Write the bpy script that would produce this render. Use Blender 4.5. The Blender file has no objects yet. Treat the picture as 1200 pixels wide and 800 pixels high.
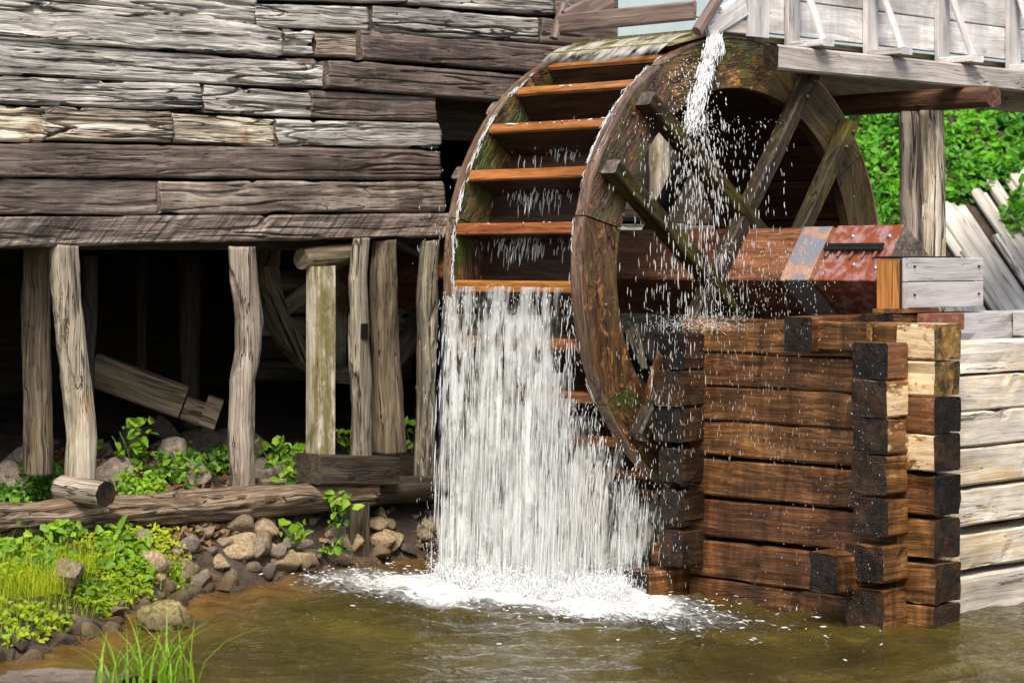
import bpy, math, random
import numpy as np
from mathutils import Matrix, Vector
random.seed(7); rng = np.random.default_rng(7)
sc = bpy.context.scene
COL = sc.collection
R_ = math.radians

# ------------------------------------------------------------------ camera, sky, sun, exposure
# frame of the place: X = wheel axle (out of the mill), Y = along the mill wall, Z = up, 0 = eye level
CX, CY, FPX, HOR = 8.02, -9.76, 2720.0, 305.0
cam = bpy.data.cameras.new('camera'); camo = bpy.data.objects.new('camera', cam); COL.objects.link(camo)
camo.location = (CX, CY, 0); camo.rotation_euler = (R_(90), 0, R_(45))
cam.sensor_width = 36; cam.lens = FPX / 1200 * 36; cam.shift_y = -95 / 1200
cam.clip_start = .1; cam.clip_end = 500
cam.dof.use_dof = True; cam.dof.focus_distance = 12.2; cam.dof.aperture_fstop = 3.6
sc.camera = camo
SUN_EL, SUN_AZ = 52, -46          # azimuth measured from +X towards +Y
w = bpy.data.worlds.new('World'); sc.world = w; w.use_nodes = True
wn = w.node_tree.nodes; wl = w.node_tree.links
sky = wn.new('ShaderNodeTexSky'); sky.sky_type = 'NISHITA'; sky.sun_disc = False
sky.sun_elevation = R_(SUN_EL); sky.sun_rotation = R_(90 - SUN_AZ)
sky.air_density = 1.0; sky.dust_density = 3.0; sky.ozone_density = 1.0
wl.new(sky.outputs[0], wn['Background'].inputs[0]); wn['Background'].inputs[1].default_value = .13
sun = bpy.data.lights.new('sun', 'SUN'); suno = bpy.data.objects.new('sun', sun); COL.objects.link(suno)
sun.energy = 2.5; sun.angle = R_(24); sun.color = (1, .95, .87)
sd = Vector((math.cos(R_(SUN_AZ)) * math.cos(R_(SUN_EL)), math.sin(R_(SUN_AZ)) * math.cos(R_(SUN_EL)), math.sin(R_(SUN_EL))))
suno.rotation_euler = sd.to_track_quat('Z', 'Y').to_euler(); suno.location = (6, -6, 8)
vs = sc.view_settings; vs.view_transform = 'Standard'; vs.look = 'None'; vs.gamma = 1; vs.exposure = 0.85; vs.use_curve_mapping = False
sc.render.engine = 'CYCLES'
sc.cycles.max_bounces = 6; sc.cycles.transparent_max_bounces = 10; sc.cycles.diffuse_bounces = 3; sc.cycles.glossy_bounces = 3
WATER = -1.72

# ------------------------------------------------------------------ measuring helpers (points on real planes of the place)
C7 = math.sqrt(.5)
def onX(px, py, X):
    a = (px - 600) / FPX; d = (CX - X) / (C7 * (1 - a)); return Vector((X, CY + d * C7 * (1 + a), (HOR - py) / FPX * d))
def onY(px, py, Y):
    a = (px - 600) / FPX; d = (Y - CY) / (C7 * (1 + a)); return Vector((CX - d * C7 * (1 - a), Y, (HOR - py) / FPX * d))
def onZ(px, py, Z):
    d = Z * FPX / (HOR - py); a = (px - 600) / FPX; return Vector((CX - d * C7 * (1 - a), CY + d * C7 * (1 + a), Z))

# ------------------------------------------------------------------ noise
def _h(i):
    s = np.sin(i[..., 0] * 127.1 + i[..., 1] * 311.7 + i[..., 2] * 74.7) * 43758.5453
    return s - np.floor(s)
def vn(p):
    p = np.asarray(p, float); i = np.floor(p); f = p - i; f = f * f * (3 - 2 * f); r = 0
    for a in (0, 1):
        for b in (0, 1):
            for c in (0, 1):
                wgt = (f[..., 0] if a else 1 - f[..., 0]) * (f[..., 1] if b else 1 - f[..., 1]) * (f[..., 2] if c else 1 - f[..., 2])
                r = r + wgt * _h(i + np.array([a, b, c]))
    return r
def fbm(p, o=4):
    p = np.asarray(p, float); r = 0; a = .5
    for k in range(o): r = r + a * vn(p * 2 ** k + 17.3 * k); a *= .5
    return r
def sst(a, b, x): t = np.clip((x - a) / (b - a), 0, 1); return t * t * (3 - 2 * t)

# ------------------------------------------------------------------ materials
class NB:
    def __init__(s, name):
        s.m = bpy.data.materials.new(name); s.m.use_nodes = True; s.t = s.m.node_tree; s.b = s.t.nodes['Principled BSDF']
    def n(s, typ, ins=None, **kw):
        x = s.t.nodes.new('ShaderNode' + typ)
        for k, v in kw.items(): setattr(x, k, v)
        for k, v in (ins or {}).items():
            if hasattr(v, 'links') or isinstance(v, bpy.types.NodeSocket): s.t.links.new(v, x.inputs[k])
            else: x.inputs[k].default_value = v
        return x
    def math(s, op, a, b=0, c=0): return s.n('Math', {0: a, 1: b, 2: c}, operation=op).outputs[0]
    def mix(s, f, a, b, t='MIX'):
        x = s.n('Mix', None, data_type='RGBA', blend_type=t)
        for sock, v in ((x.inputs[0], f), (x.inputs[6], a), (x.inputs[7], b)):
            if isinstance(v, bpy.types.NodeSocket): s.t.links.new(v, sock)
            else: sock.default_value = (*v, 1) if isinstance(v, tuple) and len(v) == 3 else v
        return x.outputs[2]
    def ramp(s, f, stops, interp='LINEAR'):
        x = s.n('ValToRGB', {0: f}); r = x.color_ramp; r.interpolation = interp
        while len(r.elements) < len(stops): r.elements.new(.5)
        for e, (p, c) in zip(r.elements, stops): e.position = p; e.color = (*c, 1) if len(c) == 3 else c
        return x.outputs[0]
    def noise(s, v, scale=1, detail=4, rough=.55, dist=0):
        return s.n('TexNoise', {'Vector': v, 'Scale': scale, 'Detail': detail, 'Roughness': rough, 'Distortion': dist}).outputs[0]
    def scl(s, v, x): return s.n('Mapping', {'Vector': v, 'Scale': x}).outputs[0]
    def set(s, **kw):
        for k, v in kw.items():
            k = k.replace('_', ' ')
            if isinstance(v, bpy.types.NodeSocket): s.t.links.new(v, s.b.inputs[k])
            else: s.b.inputs[k].default_value = (*v, 1) if isinstance(v, tuple) and len(v) == 3 else v
        return s
def G(x): return (x, x, x)
def ocoord(nb, rnd=True):
    tc = nb.n('TexCoord').outputs['Object']
    if not rnd: return tc, None
    r = nb.n('ObjectInfo').outputs['Random']
    off = nb.n('CombineXYZ', {0: nb.math('MULTIPLY', r, 37.), 1: nb.math('MULTIPLY', r, 91.), 2: nb.math('MULTIPLY', r, 53.)}).outputs[0]
    return nb.n('VectorMath', {0: tc, 1: off}, operation='ADD').outputs[0], r

def wood(name, dark, mid, light, gx=2.2, gy=32, crack=.8, cw=.02, rough=.75, rvar=.25, bump=.5, var=.35, spec=.4, moss=0, mosscol=(.05, .07, .012),
         blot=None, blot2=None, end=False, tone=.5, drip=0., slant=0., fine=0.):
    nb = NB(name); v, r = ocoord(nb)
    if end: gx = gy = 22
    wv = nb.n('VectorMath', {0: v, 1: nb.n('VectorMath', {0: nb.n('TexNoise', {'Vector': v, 'Scale': 2.6, 'Detail': 1.}).outputs[1], 'Scale': .05}, operation='SCALE').outputs[0]}, operation='ADD').outputs[0]
    g = nb.noise(nb.scl(wv, (gx, gy, gy)), 1, 7, .62, .15)
    g2 = nb.noise(nb.scl(wv, (gx * 2, gy * 4.5, gy * 4.5)), 1, 3, .6, .1)
    gf = nb.math('ADD', nb.math('MULTIPLY', g, .66), nb.math('MULTIPLY', g2, .34))
    col = nb.ramp(gf, [(.34, dark), (.49, mid), (.64, light)])
    t1 = nb.noise(nb.scl(v, (1.7, 6, 6)), 1, 5, .65)
    if end:
        tco = nb.n('TexCoord').outputs['Object']; oc = nb.n('VectorMath', {0: tco, 1: nb.n('CombineXYZ', {0: 0., 1: nb.math('MULTIPLY', nb.math('SUBTRACT', r, .5), .12), 2: nb.math('MULTIPLY', nb.math('SUBTRACT', nb.math('FRACT', nb.math('MULTIPLY', r, 7.3)), .5), .10)}).outputs[0]}, operation='ADD').outputs[0]
        wv_ = nb.n('TexWave', {'Vector': oc, 'Scale': 26., 'Distortion': 3., 'Detail': 3., 'Detail Scale': 2.}, wave_type='RINGS', rings_direction='X').outputs[1]
        col = nb.mix(.45, col, nb.ramp(wv_, [(.1, G(.5)), (.8, G(1.4))]), 'MULTIPLY'); gf = nb.math('ADD', gf, nb.math('MULTIPLY', wv_, .06))
    col = nb.mix(tone, col, nb.ramp(t1, [(.3, G(.35)), (.7, G(1.5))]), 'MULTIPLY')
    if blot:
        bm = nb.ramp(nb.math('ADD', nb.noise(nb.scl(v, (4, 9, 9)), 1, 7, .68, .2), nb.math('MULTIPLY', nb.math('SUBTRACT', r, .5), .25)), [(blot[1], G(0)), (blot[1] + (blot[2] if len(blot) > 2 else .12), G(1))])
        col = nb.mix(bm, col, nb.mix(.7, blot[0], nb.ramp(gf, [(.34, G(.4)), (.62, G(1.25))]), 'MULTIPLY'))
    if blot2:
        bm2 = nb.ramp(nb.noise(nb.scl(v, (12, 20, 20)), 1, 6, .72, .5), [(blot2[1], G(0)), (blot2[1] + .1, G(1))])
        col = nb.mix(bm2, col, blot2[0])
    if drip:      # dark runs left by water, hanging down the face
        pz = nb.scl(nb.n('NewGeometry').outputs['Position'], (8, 8, 2.2))
        col = nb.mix(drip, col, nb.ramp(nb.noise(pz, 1, 6, .7, .8), [(.36, G(.22)), (.52, G(.9)), (.66, G(1.7))]), 'MULTIPLY')
    h = gf
    if slant:     # slanting adze cuts
        rot = nb.n('Mapping', {'Vector': wv, 'Rotation': (0., slant, 0.)}).outputs[0]
        sl = nb.noise(nb.scl(rot, (2.5, 8, 34)), 1, 3, .6, .3)
        col = nb.mix(.8, col, nb.ramp(sl, [(.36, G(.25)), (.47, G(.9)), (.65, G(1.5))]), 'MULTIPLY'); h = nb.math('ADD', h, nb.math('MULTIPLY', sl, 1.))
    ck = None
    if crack:
        c0 = nb.noise(nb.scl(wv, (gx * .32, gy * .36, gy * .36)), 1, 4, .5, .15)
        a = nb.math('ABSOLUTE', nb.math('SUBTRACT', c0, .5))
        brk = nb.math('MULTIPLY', nb.noise(nb.scl(v, (2.2, 9, 9)), 1, 3), cw * 2)
        ck = nb.n('MapRange', {0: nb.math('SUBTRACT', a, nb.math('SUBTRACT', brk, cw * .85)), 1: 0., 2: cw * .5, 3: 1., 4: 0.}).outputs[0]
        if fine:
            f0 = nb.noise(nb.scl(wv, (gx * .7, gy * 1.3, gy * 1.3)), 1, 3, .5, .1)
            fk = nb.n('MapRange', {0: nb.math('ABSOLUTE', nb.math('SUBTRACT', f0, .47)), 1: .006, 2: .03, 3: fine, 4: 0.}).outputs[0]
            ck = nb.math('MAXIMUM', ck, nb.math('MULTIPLY', fk, nb.n('MapRange', {0: t1, 1: .35, 2: .62, 3: 1., 4: .15}).outputs[0]))
        col = nb.mix(nb.math('MULTIPLY', ck, crack), col, (.010, .008, .006))
    if moss:
        mm = nb.ramp(nb.noise(nb.scl(v, (3, 5, 5)), 1, 8, .7), [(1 - moss, G(0)), (1 - moss + .14, G(1))])
        col = nb.mix(mm, col, nb.mix(.7, mosscol, nb.ramp(g2, [(.3, G(.3)), (.7, G(1.7))]), 'MULTIPLY'))
    hv = nb.n('HueSaturation', {'Hue': nb.math('ADD', .5, nb.math('MULTIPLY', nb.math('SUBTRACT', r, .5), .02)), 'Saturation': 1.0,
                                'Value': nb.math('ADD', 1 - var / 2, nb.math('MULTIPLY', r, var)), 'Color': col}).outputs[0]
    if ck is not None: h = nb.math('SUBTRACT', h, nb.math('MULTIPLY', ck, .7))
    bp = nb.n('Bump', {'Strength': bump, 'Distance': .02, 'Height': h}).outputs[0]
    rg = nb.n('MapRange', {0: t1, 1: .3, 2: .7, 3: max(.05, rough - rvar), 4: min(1, rough + rvar)}).outputs[0]
    nb.set(Base_Color=hv, Roughness=rg, Normal=bp, Specular_IOR_Level=spec)
    return nb.m

M = {}
M['wall'] = wood('weathered_grey_log', (.11, .09, .073), (.40, .365, .315), (.72, .68, .615), gx=1.0, gy=38, crack=.97, cw=.022, bump=.6, rough=.8, tone=.8, fine=.6, blot2=((.07, .06, .05), .72))
M['wall_tan'] = wood('weathered_tan_log', (.10, .07, .04), (.40, .33, .24), (.72, .64, .52), gx=1.3, gy=30, crack=.95, cw=.022, bump=.8, blot=((.22, .125, .05), .55, .2), fine=.85, tone=.75)
M['wall_brown'] = wood('grey_brown_beam', (.066, .046, .035), (.145, .106, .083), (.29, .23, .185), gx=.9, gy=42, crack=.95, cw=.012, bump=.4, rough=.46, blot=((.40, .335, .28), .58, .26), tone=.85, drip=.25, fine=.4)
M['wall_adze'] = wood('adzed_brown_beam', (.06, .044, .034), (.16, .12, .095), (.32, .26, .21), gx=1.2, gy=36, crack=.8, cw=.010, bump=.8, rough=.55, tone=.85, slant=.75, fine=.3)
M['wall_end'] = wood('log_end', (.02, .015, .012), (.10, .075, .06), (.22, .18, .14), end=True, crack=0)
M['dark'] = wood('shaded_interior_wood', (.02, .015, .011), (.05, .038, .028), (.09, .07, .05), crack=.4, bump=.4)  # dark tone puts the shade under the mill into the wood colour
M['post'] = wood('barkless_post', (.13, .095, .06), (.30, .245, .18), (.50, .44, .35), gx=1.2, gy=34, crack=.9, cw=.016, bump=.7, blot=((.32, .19, .085), .60, .2), fine=.6)
M['post_pale'] = wood('pale_trestle_post', (.17, .125, .08), (.42, .35, .27), (.64, .57, .48), gx=1.2, gy=30, crack=.95, cw=.022, bump=.8, blot=((.34, .21, .09), .56, .2), fine=.6)
M['post_grey'] = wood('rough_post', (.05, .04, .03), (.165, .135, .095), (.34, .30, .23), gx=1.2, gy=28, crack=.95, cw=.02, bump=.9, moss=.42, mosscol=(.14, .115, .045), fine=.7)
M['post_dim'] = wood('brown_back_post', (.05, .034, .02), (.145, .108, .065), (.26, .205, .135), gx=1.2, gy=30, crack=.9, cw=.018, bump=.8, fine=.6)
M['post_sq'] = wood('pale_square_post', (.16, .11, .06), (.36, .30, .21), (.60, .56, .48), gx=1.2, gy=20, crack=.4, cw=.012, bump=.25, blot=((.17, .13, .05), .56))
M['sill'] = wood('sill_log', (.035, .022, .012), (.145, .096, .055), (.36, .275, .185), gx=1.1, gy=28, crack=.95, cw=.02, bump=.9, moss=.44, mosscol=(.04, .026, .013), fine=.7, tone=.7)
M['wetlog'] = wood('wet_dark_log', (.012, .009, .006), (.05, .036, .022), (.11, .085, .05), crack=.8, bump=.7, rough=.45, spec=.6, moss=.4, mosscol=(.03, .03, .01))
M['paddle'] = wood('wet_orange_board', (.13, .037, .007), (.30, .10, .02), (.46, .19, .05), gx=2.2, gy=34, crack=.5, cw=.012, bump=.3, rough=.35, rvar=.2, spec=.6, blot2=((.05, .02, .008), .68))
M['sole'] = wood('wet_shaded_board', (.012, .005, .002), (.038, .017, .007), (.08, .04, .017), crack=.5, bump=.35, rough=.4, rvar=.2, spec=.35)  # wet wood, darkened so the inside of the drum looks shaded
M['ring'] = wood('wet_rim_board', (.022, .011, .005), (.08, .038, .013), (.17, .08, .026), gx=5, gy=20, crack=.6, cw=.012, bump=1.2, rough=.36, rvar=.22, spec=.6, moss=.53, mosscol=(.04, .062, .008), blot2=((.40, .17, .05), .54), tone=.85, drip=.4)
M['ringdry'] = wood('dark_rim_board', (.016, .009, .004), (.052, .031, .013), (.105, .066, .028), gx=2.5, gy=26, crack=.7, cw=.012, bump=.8, rough=.42, spec=.35, moss=.5, mosscol=(.052, .044, .009), blot2=((.18, .09, .03), .62))
M['hoop'] = wood('wet_rim_edge', (.04, .02, .01), (.13, .075, .04), (.28, .19, .12), crack=.6, bump=.5, rough=.3, spec=.7)
M['spoke'] = wood('mossy_spoke', (.008, .005, .002), (.026, .018, .007), (.062, .044, .015), gx=3, gy=30, crack=.7, cw=.012, bump=1.0, rough=.5, spec=.22, moss=.55, mosscol=(.07, .056, .008))
M['spoke_wet'] = wood('wet_dark_spoke', (.006, .004, .002), (.020, .012, .006), (.048, .03, .013), crack=.6, cw=.012, bump=.8, rough=.42, spec=.25, blot2=((.075, .056, .014), .55))
M['axle'] = wood('red_brown_axle', (.055, .018, .008), (.15, .052, .022), (.25, .11, .055), gx=2.2, gy=38, crack=.6, bump=.35, rough=.4, spec=.5, blot=((.03, .012, .006), .62))
M['wet'] = wood('wet_crib_board', (.028, .011, .004), (.115, .047, .014), (.25, .115, .040), gx=2.0, gy=46, crack=.75, cw=.011, bump=.4, rough=.36, rvar=.2, spec=.35, var=.7, tone=.8, drip=.75, fine=.3, blot2=((.015, .008, .004), .63))
M['wet_dark'] = wood('soaked_crib_board', (.010, .006, .003), (.03, .015, .007), (.07, .034, .015), gx=2.4, gy=46, crack=.7, cw=.008, bump=.6, rough=.35, rvar=.2, spec=.35, var=.5, tone=.8, drip=.8, moss=.36, mosscol=(.03, .035, .008))
M['wet_end'] = wood('wet_black_end_grain', (.004, .003, .0025), (.012, .009, .007), (.03, .021, .015), end=True, crack=0, rough=.42, spec=.25, bump=.9, blot=((.07, .03, .012), .50, .3))
M['dry'] = wood('pale_dry_board', (.33, .265, .19), (.48, .415, .335), (.62, .56, .48), gx=1.0, gy=34, crack=.85, cw=.008, bump=.3, rough=.7, blot=((.52, .33, .14), .57, .25), tone=.7, fine=.0, blot2=((.22, .13, .06), .76))
M['mixed'] = wood('half_wet_board', (.05, .022, .008), (.14, .06, .02), (.26, .12, .045), gx=2.4, gy=46, crack=.6, cw=.008, bump=.3, rough=.4, spec=.4, blot=((.60, .43, .25), .52, .04), blot2=((.30, .14, .05), .56))
M['mixed_end'] = wood('amber_end_grain', (.08, .04, .012), (.28, .14, .035), (.48, .27, .08), end=True, crack=0, rough=.5, blot=((.035, .022, .012), .48, .2))
M['flume'] = wood('pale_flume_board', (.37, .34, .315), (.53, .50, .47), (.68, .65, .62), gx=1.2, gy=28, crack=.6, cw=.007, bump=.25, rough=.75, tone=.6, drip=.2)
M['flume_beam'] = wood('grey_flume_beam', (.25, .21, .18), (.39, .345, .30), (.54, .49, .44), gx=1.2, gy=28, crack=.75, cw=.009, bump=.4, blot=((.24, .175, .13), .58, .25), tone=.6)
M['mosswood'] = wood('mossy_spill_board', (.10, .08, .03), (.26, .21, .09), (.42, .36, .2), crack=.4, bump=.4, rough=.3, spec=.6, moss=.55, mosscol=(.16, .14, .02))
M['brownboard'] = wood('brown_gate_board', (.07, .048, .036), (.17, .115, .09), (.28, .2, .165), gx=1.2, gy=36, crack=.5, cw=.01, bump=.25, rough=.6)
M['redbeam'] = wood('dark_red_cross_beam', (.03, .014, .009), (.085, .038, .022), (.17, .085, .05), crack=.7, bump=.4, rough=.5)
M['grey'] = wood('grey_bearing_board', (.27, .245, .23), (.40, .375, .36), (.52, .49, .465), gx=1.2, gy=30, crack=.5, cw=.006, bump=.2, rough=.75, tone=.35)
M['orange'] = wood('orange_end_block', (.25, .09, .012), (.48, .21, .04), (.62, .32, .09), gx=1.2, gy=46, crack=.6, cw=.02, bump=.3, rough=.55)
M['plank'] = wood('bleached_slope_plank', (.38, .33, .26), (.56, .505, .425), (.72, .67, .585), gx=1.0, gy=14, crack=.7, cw=.012, bump=.35)

def flat(name, c, rough=.7, metal=0., bump=0, sc_=20, c2=None, thr=.5, spec=.5):
    nb = NB(name); v, r = ocoord(nb); col = c; n = nb.noise(v, sc_, 6, .65)
    if c2: col = nb.ramp(n, [(thr - .06, c), (thr + .06, c2)])
    nb.set(Base_Color=col, Roughness=rough, Metallic=metal, Specular_IOR_Level=spec)
    if bump: nb.set(Normal=nb.n('Bump', {'Strength': bump, 'Distance': .01, 'Height': n}).outputs[0])
    return nb.m
M['rust'] = flat('rusty_sheet', (.19, .045, .014), .42, .0, .3, 14, (.29, .16, .145), .53, .5)  # rust, with pinkish patches that put glare into the colour
M['rustblock'] = flat('rusty_steel', (.16, .055, .028), .6, .0, .4, 22, (.27, .12, .07), .55)
M['greymetal'] = flat('worn_grey_band', (.17, .17, .19), .45, .0, .3, 14, (.40, .20, .11), .56)
M['iron'] = flat('black_iron', (.02, .018, .017), .45, .6, .3, 30)
M['bolt'] = flat('bolt_head', (.10, .075, .05), .5, .5)
M['rivet'] = flat('bright_rivet', (.5, .5, .52), .35, .7)
M['blue'] = flat('bluish_lit_board', (.42, .52, .55), .7, 0, .15, 6, (.47, .56, .58), .5)  # bluish light on the far planks is put into this base colour

def rockmat(name, a, b, c, wetline=True, moss=None):
    nb = NB(name); v, r = ocoord(nb)
    n = nb.noise(v, 7, 8, .65); n2 = nb.noise(v, 26, 5, .6)
    col = nb.ramp(nb.math('ADD', nb.math('MULTIPLY', n, .6), nb.math('MULTIPLY', n2, .4)), [(.32, a), (.5, b), (.66, c)])
    if moss: col = nb.mix(nb.ramp(nb.noise(v, 9, 5), [(.5, G(0)), (.6, G(1))]), col, moss)
    rough = .85
    if wetline:   # stone standing in the stream is soaked a hand's breadth above the water
        z = nb.n('SeparateXYZ', {0: nb.n('NewGeometry').outputs['Position']}).outputs[2]
        wt = nb.n('MapRange', {0: nb.math('ADD', z, nb.math('MULTIPLY', n, -.12)), 1: WATER - .03, 2: WATER + .05, 3: 1., 4: 0.}).outputs[0]
        col = nb.mix(wt, col, nb.mix(1., col, (.32, .27, .22), 'MULTIPLY'))
        rough = nb.n('MapRange', {0: wt, 1: 0., 2: 1., 3: .8, 4: .3}).outputs[0]
    hv = nb.n('HueSaturation', {'Saturation': 1., 'Value': nb.math('ADD', .65, nb.math('MULTIPLY', r, .65)), 'Color': col}).outputs[0]
    nb.set(Base_Color=hv, Roughness=rough, Normal=nb.n('Bump', {'Strength': .8, 'Distance': .02, 'Height': nb.math('ADD', n, nb.math('MULTIPLY', n2, .5))}).outputs[0])
    return nb.m
M['rock'] = rockmat('tan_limestone', (.08, .05, .024), (.26, .185, .10), (.48, .38, .25))
M['rock_grey'] = rockmat('grey_limestone', (.06, .045, .034), (.18, .14, .105), (.36, .30, .235))
M['rock_moss'] = rockmat('mossy_limestone', (.08, .06, .025), (.28, .22, .09), (.52, .44, .22), moss=(.16, .125, .02))

def leafmat(name, a, b, tr=.35):
    nb = NB(name)
    at = nb.n('Attribute', attribute_name='tint').outputs['Fac']
    col = nb.ramp(at, [(0, a), (1, b)])
    nb.set(Base_Color=col, Roughness=.5, Specular_IOR_Level=.3)
    t = nb.n('BsdfTranslucent', {'Color': nb.mix(1., col, (1.25, 1.2, .45), 'MULTIPLY')}).outputs[0]
    mx = nb.n('MixShader', {0: tr, 1: nb.b.outputs[0], 2: t}).outputs[0]
    nb.t.links.new(mx, nb.t.nodes['Material Output'].inputs[0]); return nb.m
M['leaf'] = leafmat('green_leaf', (.03, .11, .010), (.28, .46, .025))
M['leaf_yellow'] = leafmat('yellow_green_leaf', (.16, .28, .008), (.46, .52, .018), .45)
M['ivy'] = leafmat('ivy_leaf', (.035, .18, .012), (.24, .60, .04), .4)
M['litter'] = leafmat('dead_leaf', (.05, .022, .008), (.2, .10, .045), .05)

def groundmat():
    nb = NB('damp_soil'); p = nb.n('NewGeometry').outputs['Position']
    n = nb.noise(p, 3, 8, .65); n2 = nb.noise(p, 30, 6, .7)
    col = nb.ramp(n, [(.35, (.03, .019, .010)), (.5, (.075, .048, .028)), (.65, (.14, .095, .06))])
    col = nb.mix(.6, col, nb.ramp(n2, [(.3, G(.35)), (.7, G(1.5))]), 'MULTIPLY')
    nb.set(Base_Color=col, Roughness=.9, Normal=nb.n('Bump', {'Strength': 1., 'Distance': .04, 'Height': nb.math('ADD', n2, n)}).outputs[0]); return nb.m
M['ground'] = groundmat()
def hillmat():
    nb = NB('overgrown_slope'); p = nb.n('NewGeometry').outputs['Position']; n = nb.noise(p, 6, 6, .7)
    nb.set(Base_Color=nb.ramp(n, [(.35, (.02, .045, .01)), (.55, (.05, .11, .015)), (.7, (.16, .12, .06))]), Roughness=.9); return nb.m
M['hill'] = hillmat()

def watermat():
    nb = NB('brown_stream_water'); p = nb.n('NewGeometry').outputs['Position']
    fa = nb.n('Attribute', attribute_name='foam').outputs['Fac']; br = nb.n('Attribute', attribute_name='shallow').outputs['Fac']
    big = nb.noise(p, 1.3, 5, .6, .5)
    deep = nb.ramp(big, [(.35, (.028, .021, .004)), (.65, (.078, .058, .010))])
    shal = nb.ramp(nb.noise(p, 5, 5, .6), [(.35, (.07, .035, .008)), (.65, (.16, .085, .02))])
    body = nb.mix(br, deep, shal)
    cell = nb.noise(nb.n('VectorMath', {0: p, 1: nb.n('TexNoise', {'Vector': p, 'Scale': 3.5, 'Detail': 3.}).outputs[1]}, operation='ADD').outputs[0], 9, 7, .68, 1.4)
    fo = nb.n('MapRange', {0: nb.math('ADD', cell, fa), 1: 1.02, 2: 1.36, 3: 0., 4: .95}).outputs[0]
    flk = nb.n('MapRange', {0: nb.math('ADD', nb.noise(nb.scl(p, (9, 17, 9)), 1, 5, .65, .8), nb.math('MULTIPLY', fa, .42)), 1: .81, 2: .87, 3: 0., 4: .85}).outputs[0]  # foam flecks that also put glints on the ripples into the colour
    fo = nb.math('MAXIMUM', fo, flk)
    col = nb.mix(fo, body, nb.ramp(nb.noise(p, 26, 5, .65, .6), [(.35, (.42, .42, .38)), (.6, (.76, .76, .73))]))
    rg = nb.n('MapRange', {0: fo, 1: 0., 2: 1., 3: .015, 4: .6}).outputs[0]
    sp = nb.scl(p, (1, 1, 1))
    rip = nb.math('ADD', nb.noise(sp, 7, 5, .6, .8), nb.math('MULTIPLY', nb.noise(sp, 30, 3, .5, .4), .30))
    rip = nb.math('ADD', rip, nb.math('MULTIPLY', fo, 1.2))
    nb.set(Base_Color=col, Roughness=rg, IOR=1.33, Normal=nb.n('Bump', {'Strength': 1., 'Distance': .036, 'Height': rip}).outputs[0]); return nb.m
M['water'] = watermat()
def whitewater(name, alpha=1., c=(.92, .93, .92)):
    nb = NB(name); nb.set(Base_Color=c, Roughness=.22, Specular_IOR_Level=.6)
    t = nb.n('BsdfTranslucent', {'Color': (*c, 1)}).outputs[0]
    mx = nb.n('MixShader', {0: .35, 1: nb.b.outputs[0], 2: t}).outputs[0]
    if alpha < 1: mx = nb.n('MixShader', {0: alpha, 1: nb.n('BsdfTransparent').outputs[0], 2: mx}).outputs[0]
    nb.t.links.new(mx, nb.t.nodes['Material Output'].inputs[0]); return nb.m
M['white'] = whitewater('white_water'); M['drop'] = whitewater('water_drop', .55); M['veil'] = whitewater('falling_strand', .55, (.95, .95, .93))
def sheetmat(name, lo, hi, c=(.84, .85, .80), fx=58, fz=1.5, amax=.9):
    nb = NB(name); tc = nb.n('TexCoord').outputs['Object']; fd = nb.n('Attribute', attribute_name='fade').outputs['Fac']
    n1 = nb.noise(nb.scl(tc, (fx, 6, fz)), 1, 5, .6, .3); n2 = nb.noise(nb.scl(tc, (fx * .24, 5, fz * 1.8)), 1, 4, .6, .3); n3 = nb.noise(nb.scl(tc, (9, 4, 5)), 1, 5, .65, .6)
    su = nb.math('ADD', nb.math('ADD', nb.math('MULTIPLY', n1, .32), nb.math('MULTIPLY', n2, .36)), nb.math('MULTIPLY', n3, .32))
    al = nb.math('MULTIPLY', nb.n('MapRange', {0: su, 1: lo, 2: hi, 3: 0., 4: amax}, interpolation_type='SMOOTHSTEP').outputs[0], fd)
    nb.set(Base_Color=nb.ramp(nb.math('ADD', nb.math('MULTIPLY', n1, .5), nb.math('MULTIPLY', n3, .5)), [(.38, (c[0] * .52, c[1] * .53, c[2] * .45)), (.56, c)]), Roughness=.25, Specular_IOR_Level=.5,
           Normal=nb.n('Bump', {'Strength': .35, 'Distance': .02, 'Height': su}).outputs[0])
    t = nb.n('BsdfTranslucent', {'Color': (*c, 1)}).outputs[0]
    mx = nb.n('MixShader', {0: .4, 1: nb.b.outputs[0], 2: t}).outputs[0]
    mx = nb.n('MixShader', {0: al, 1: nb.n('BsdfTransparent').outputs[0], 2: mx}).outputs[0]
    nb.t.links.new(mx, nb.t.nodes['Material Output'].inputs[0]); return nb.m
M['sheet'] = sheetmat('falling_sheet', .45, .58, (.90, .91, .88)); M['sheet_dense'] = sheetmat('falling_sheet_dense', .44, .56, (.93, .92, .87))
M['film'] = sheetmat('spill_film', .40, .56, (.84, .81, .70), fx=18, fz=3)

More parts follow.
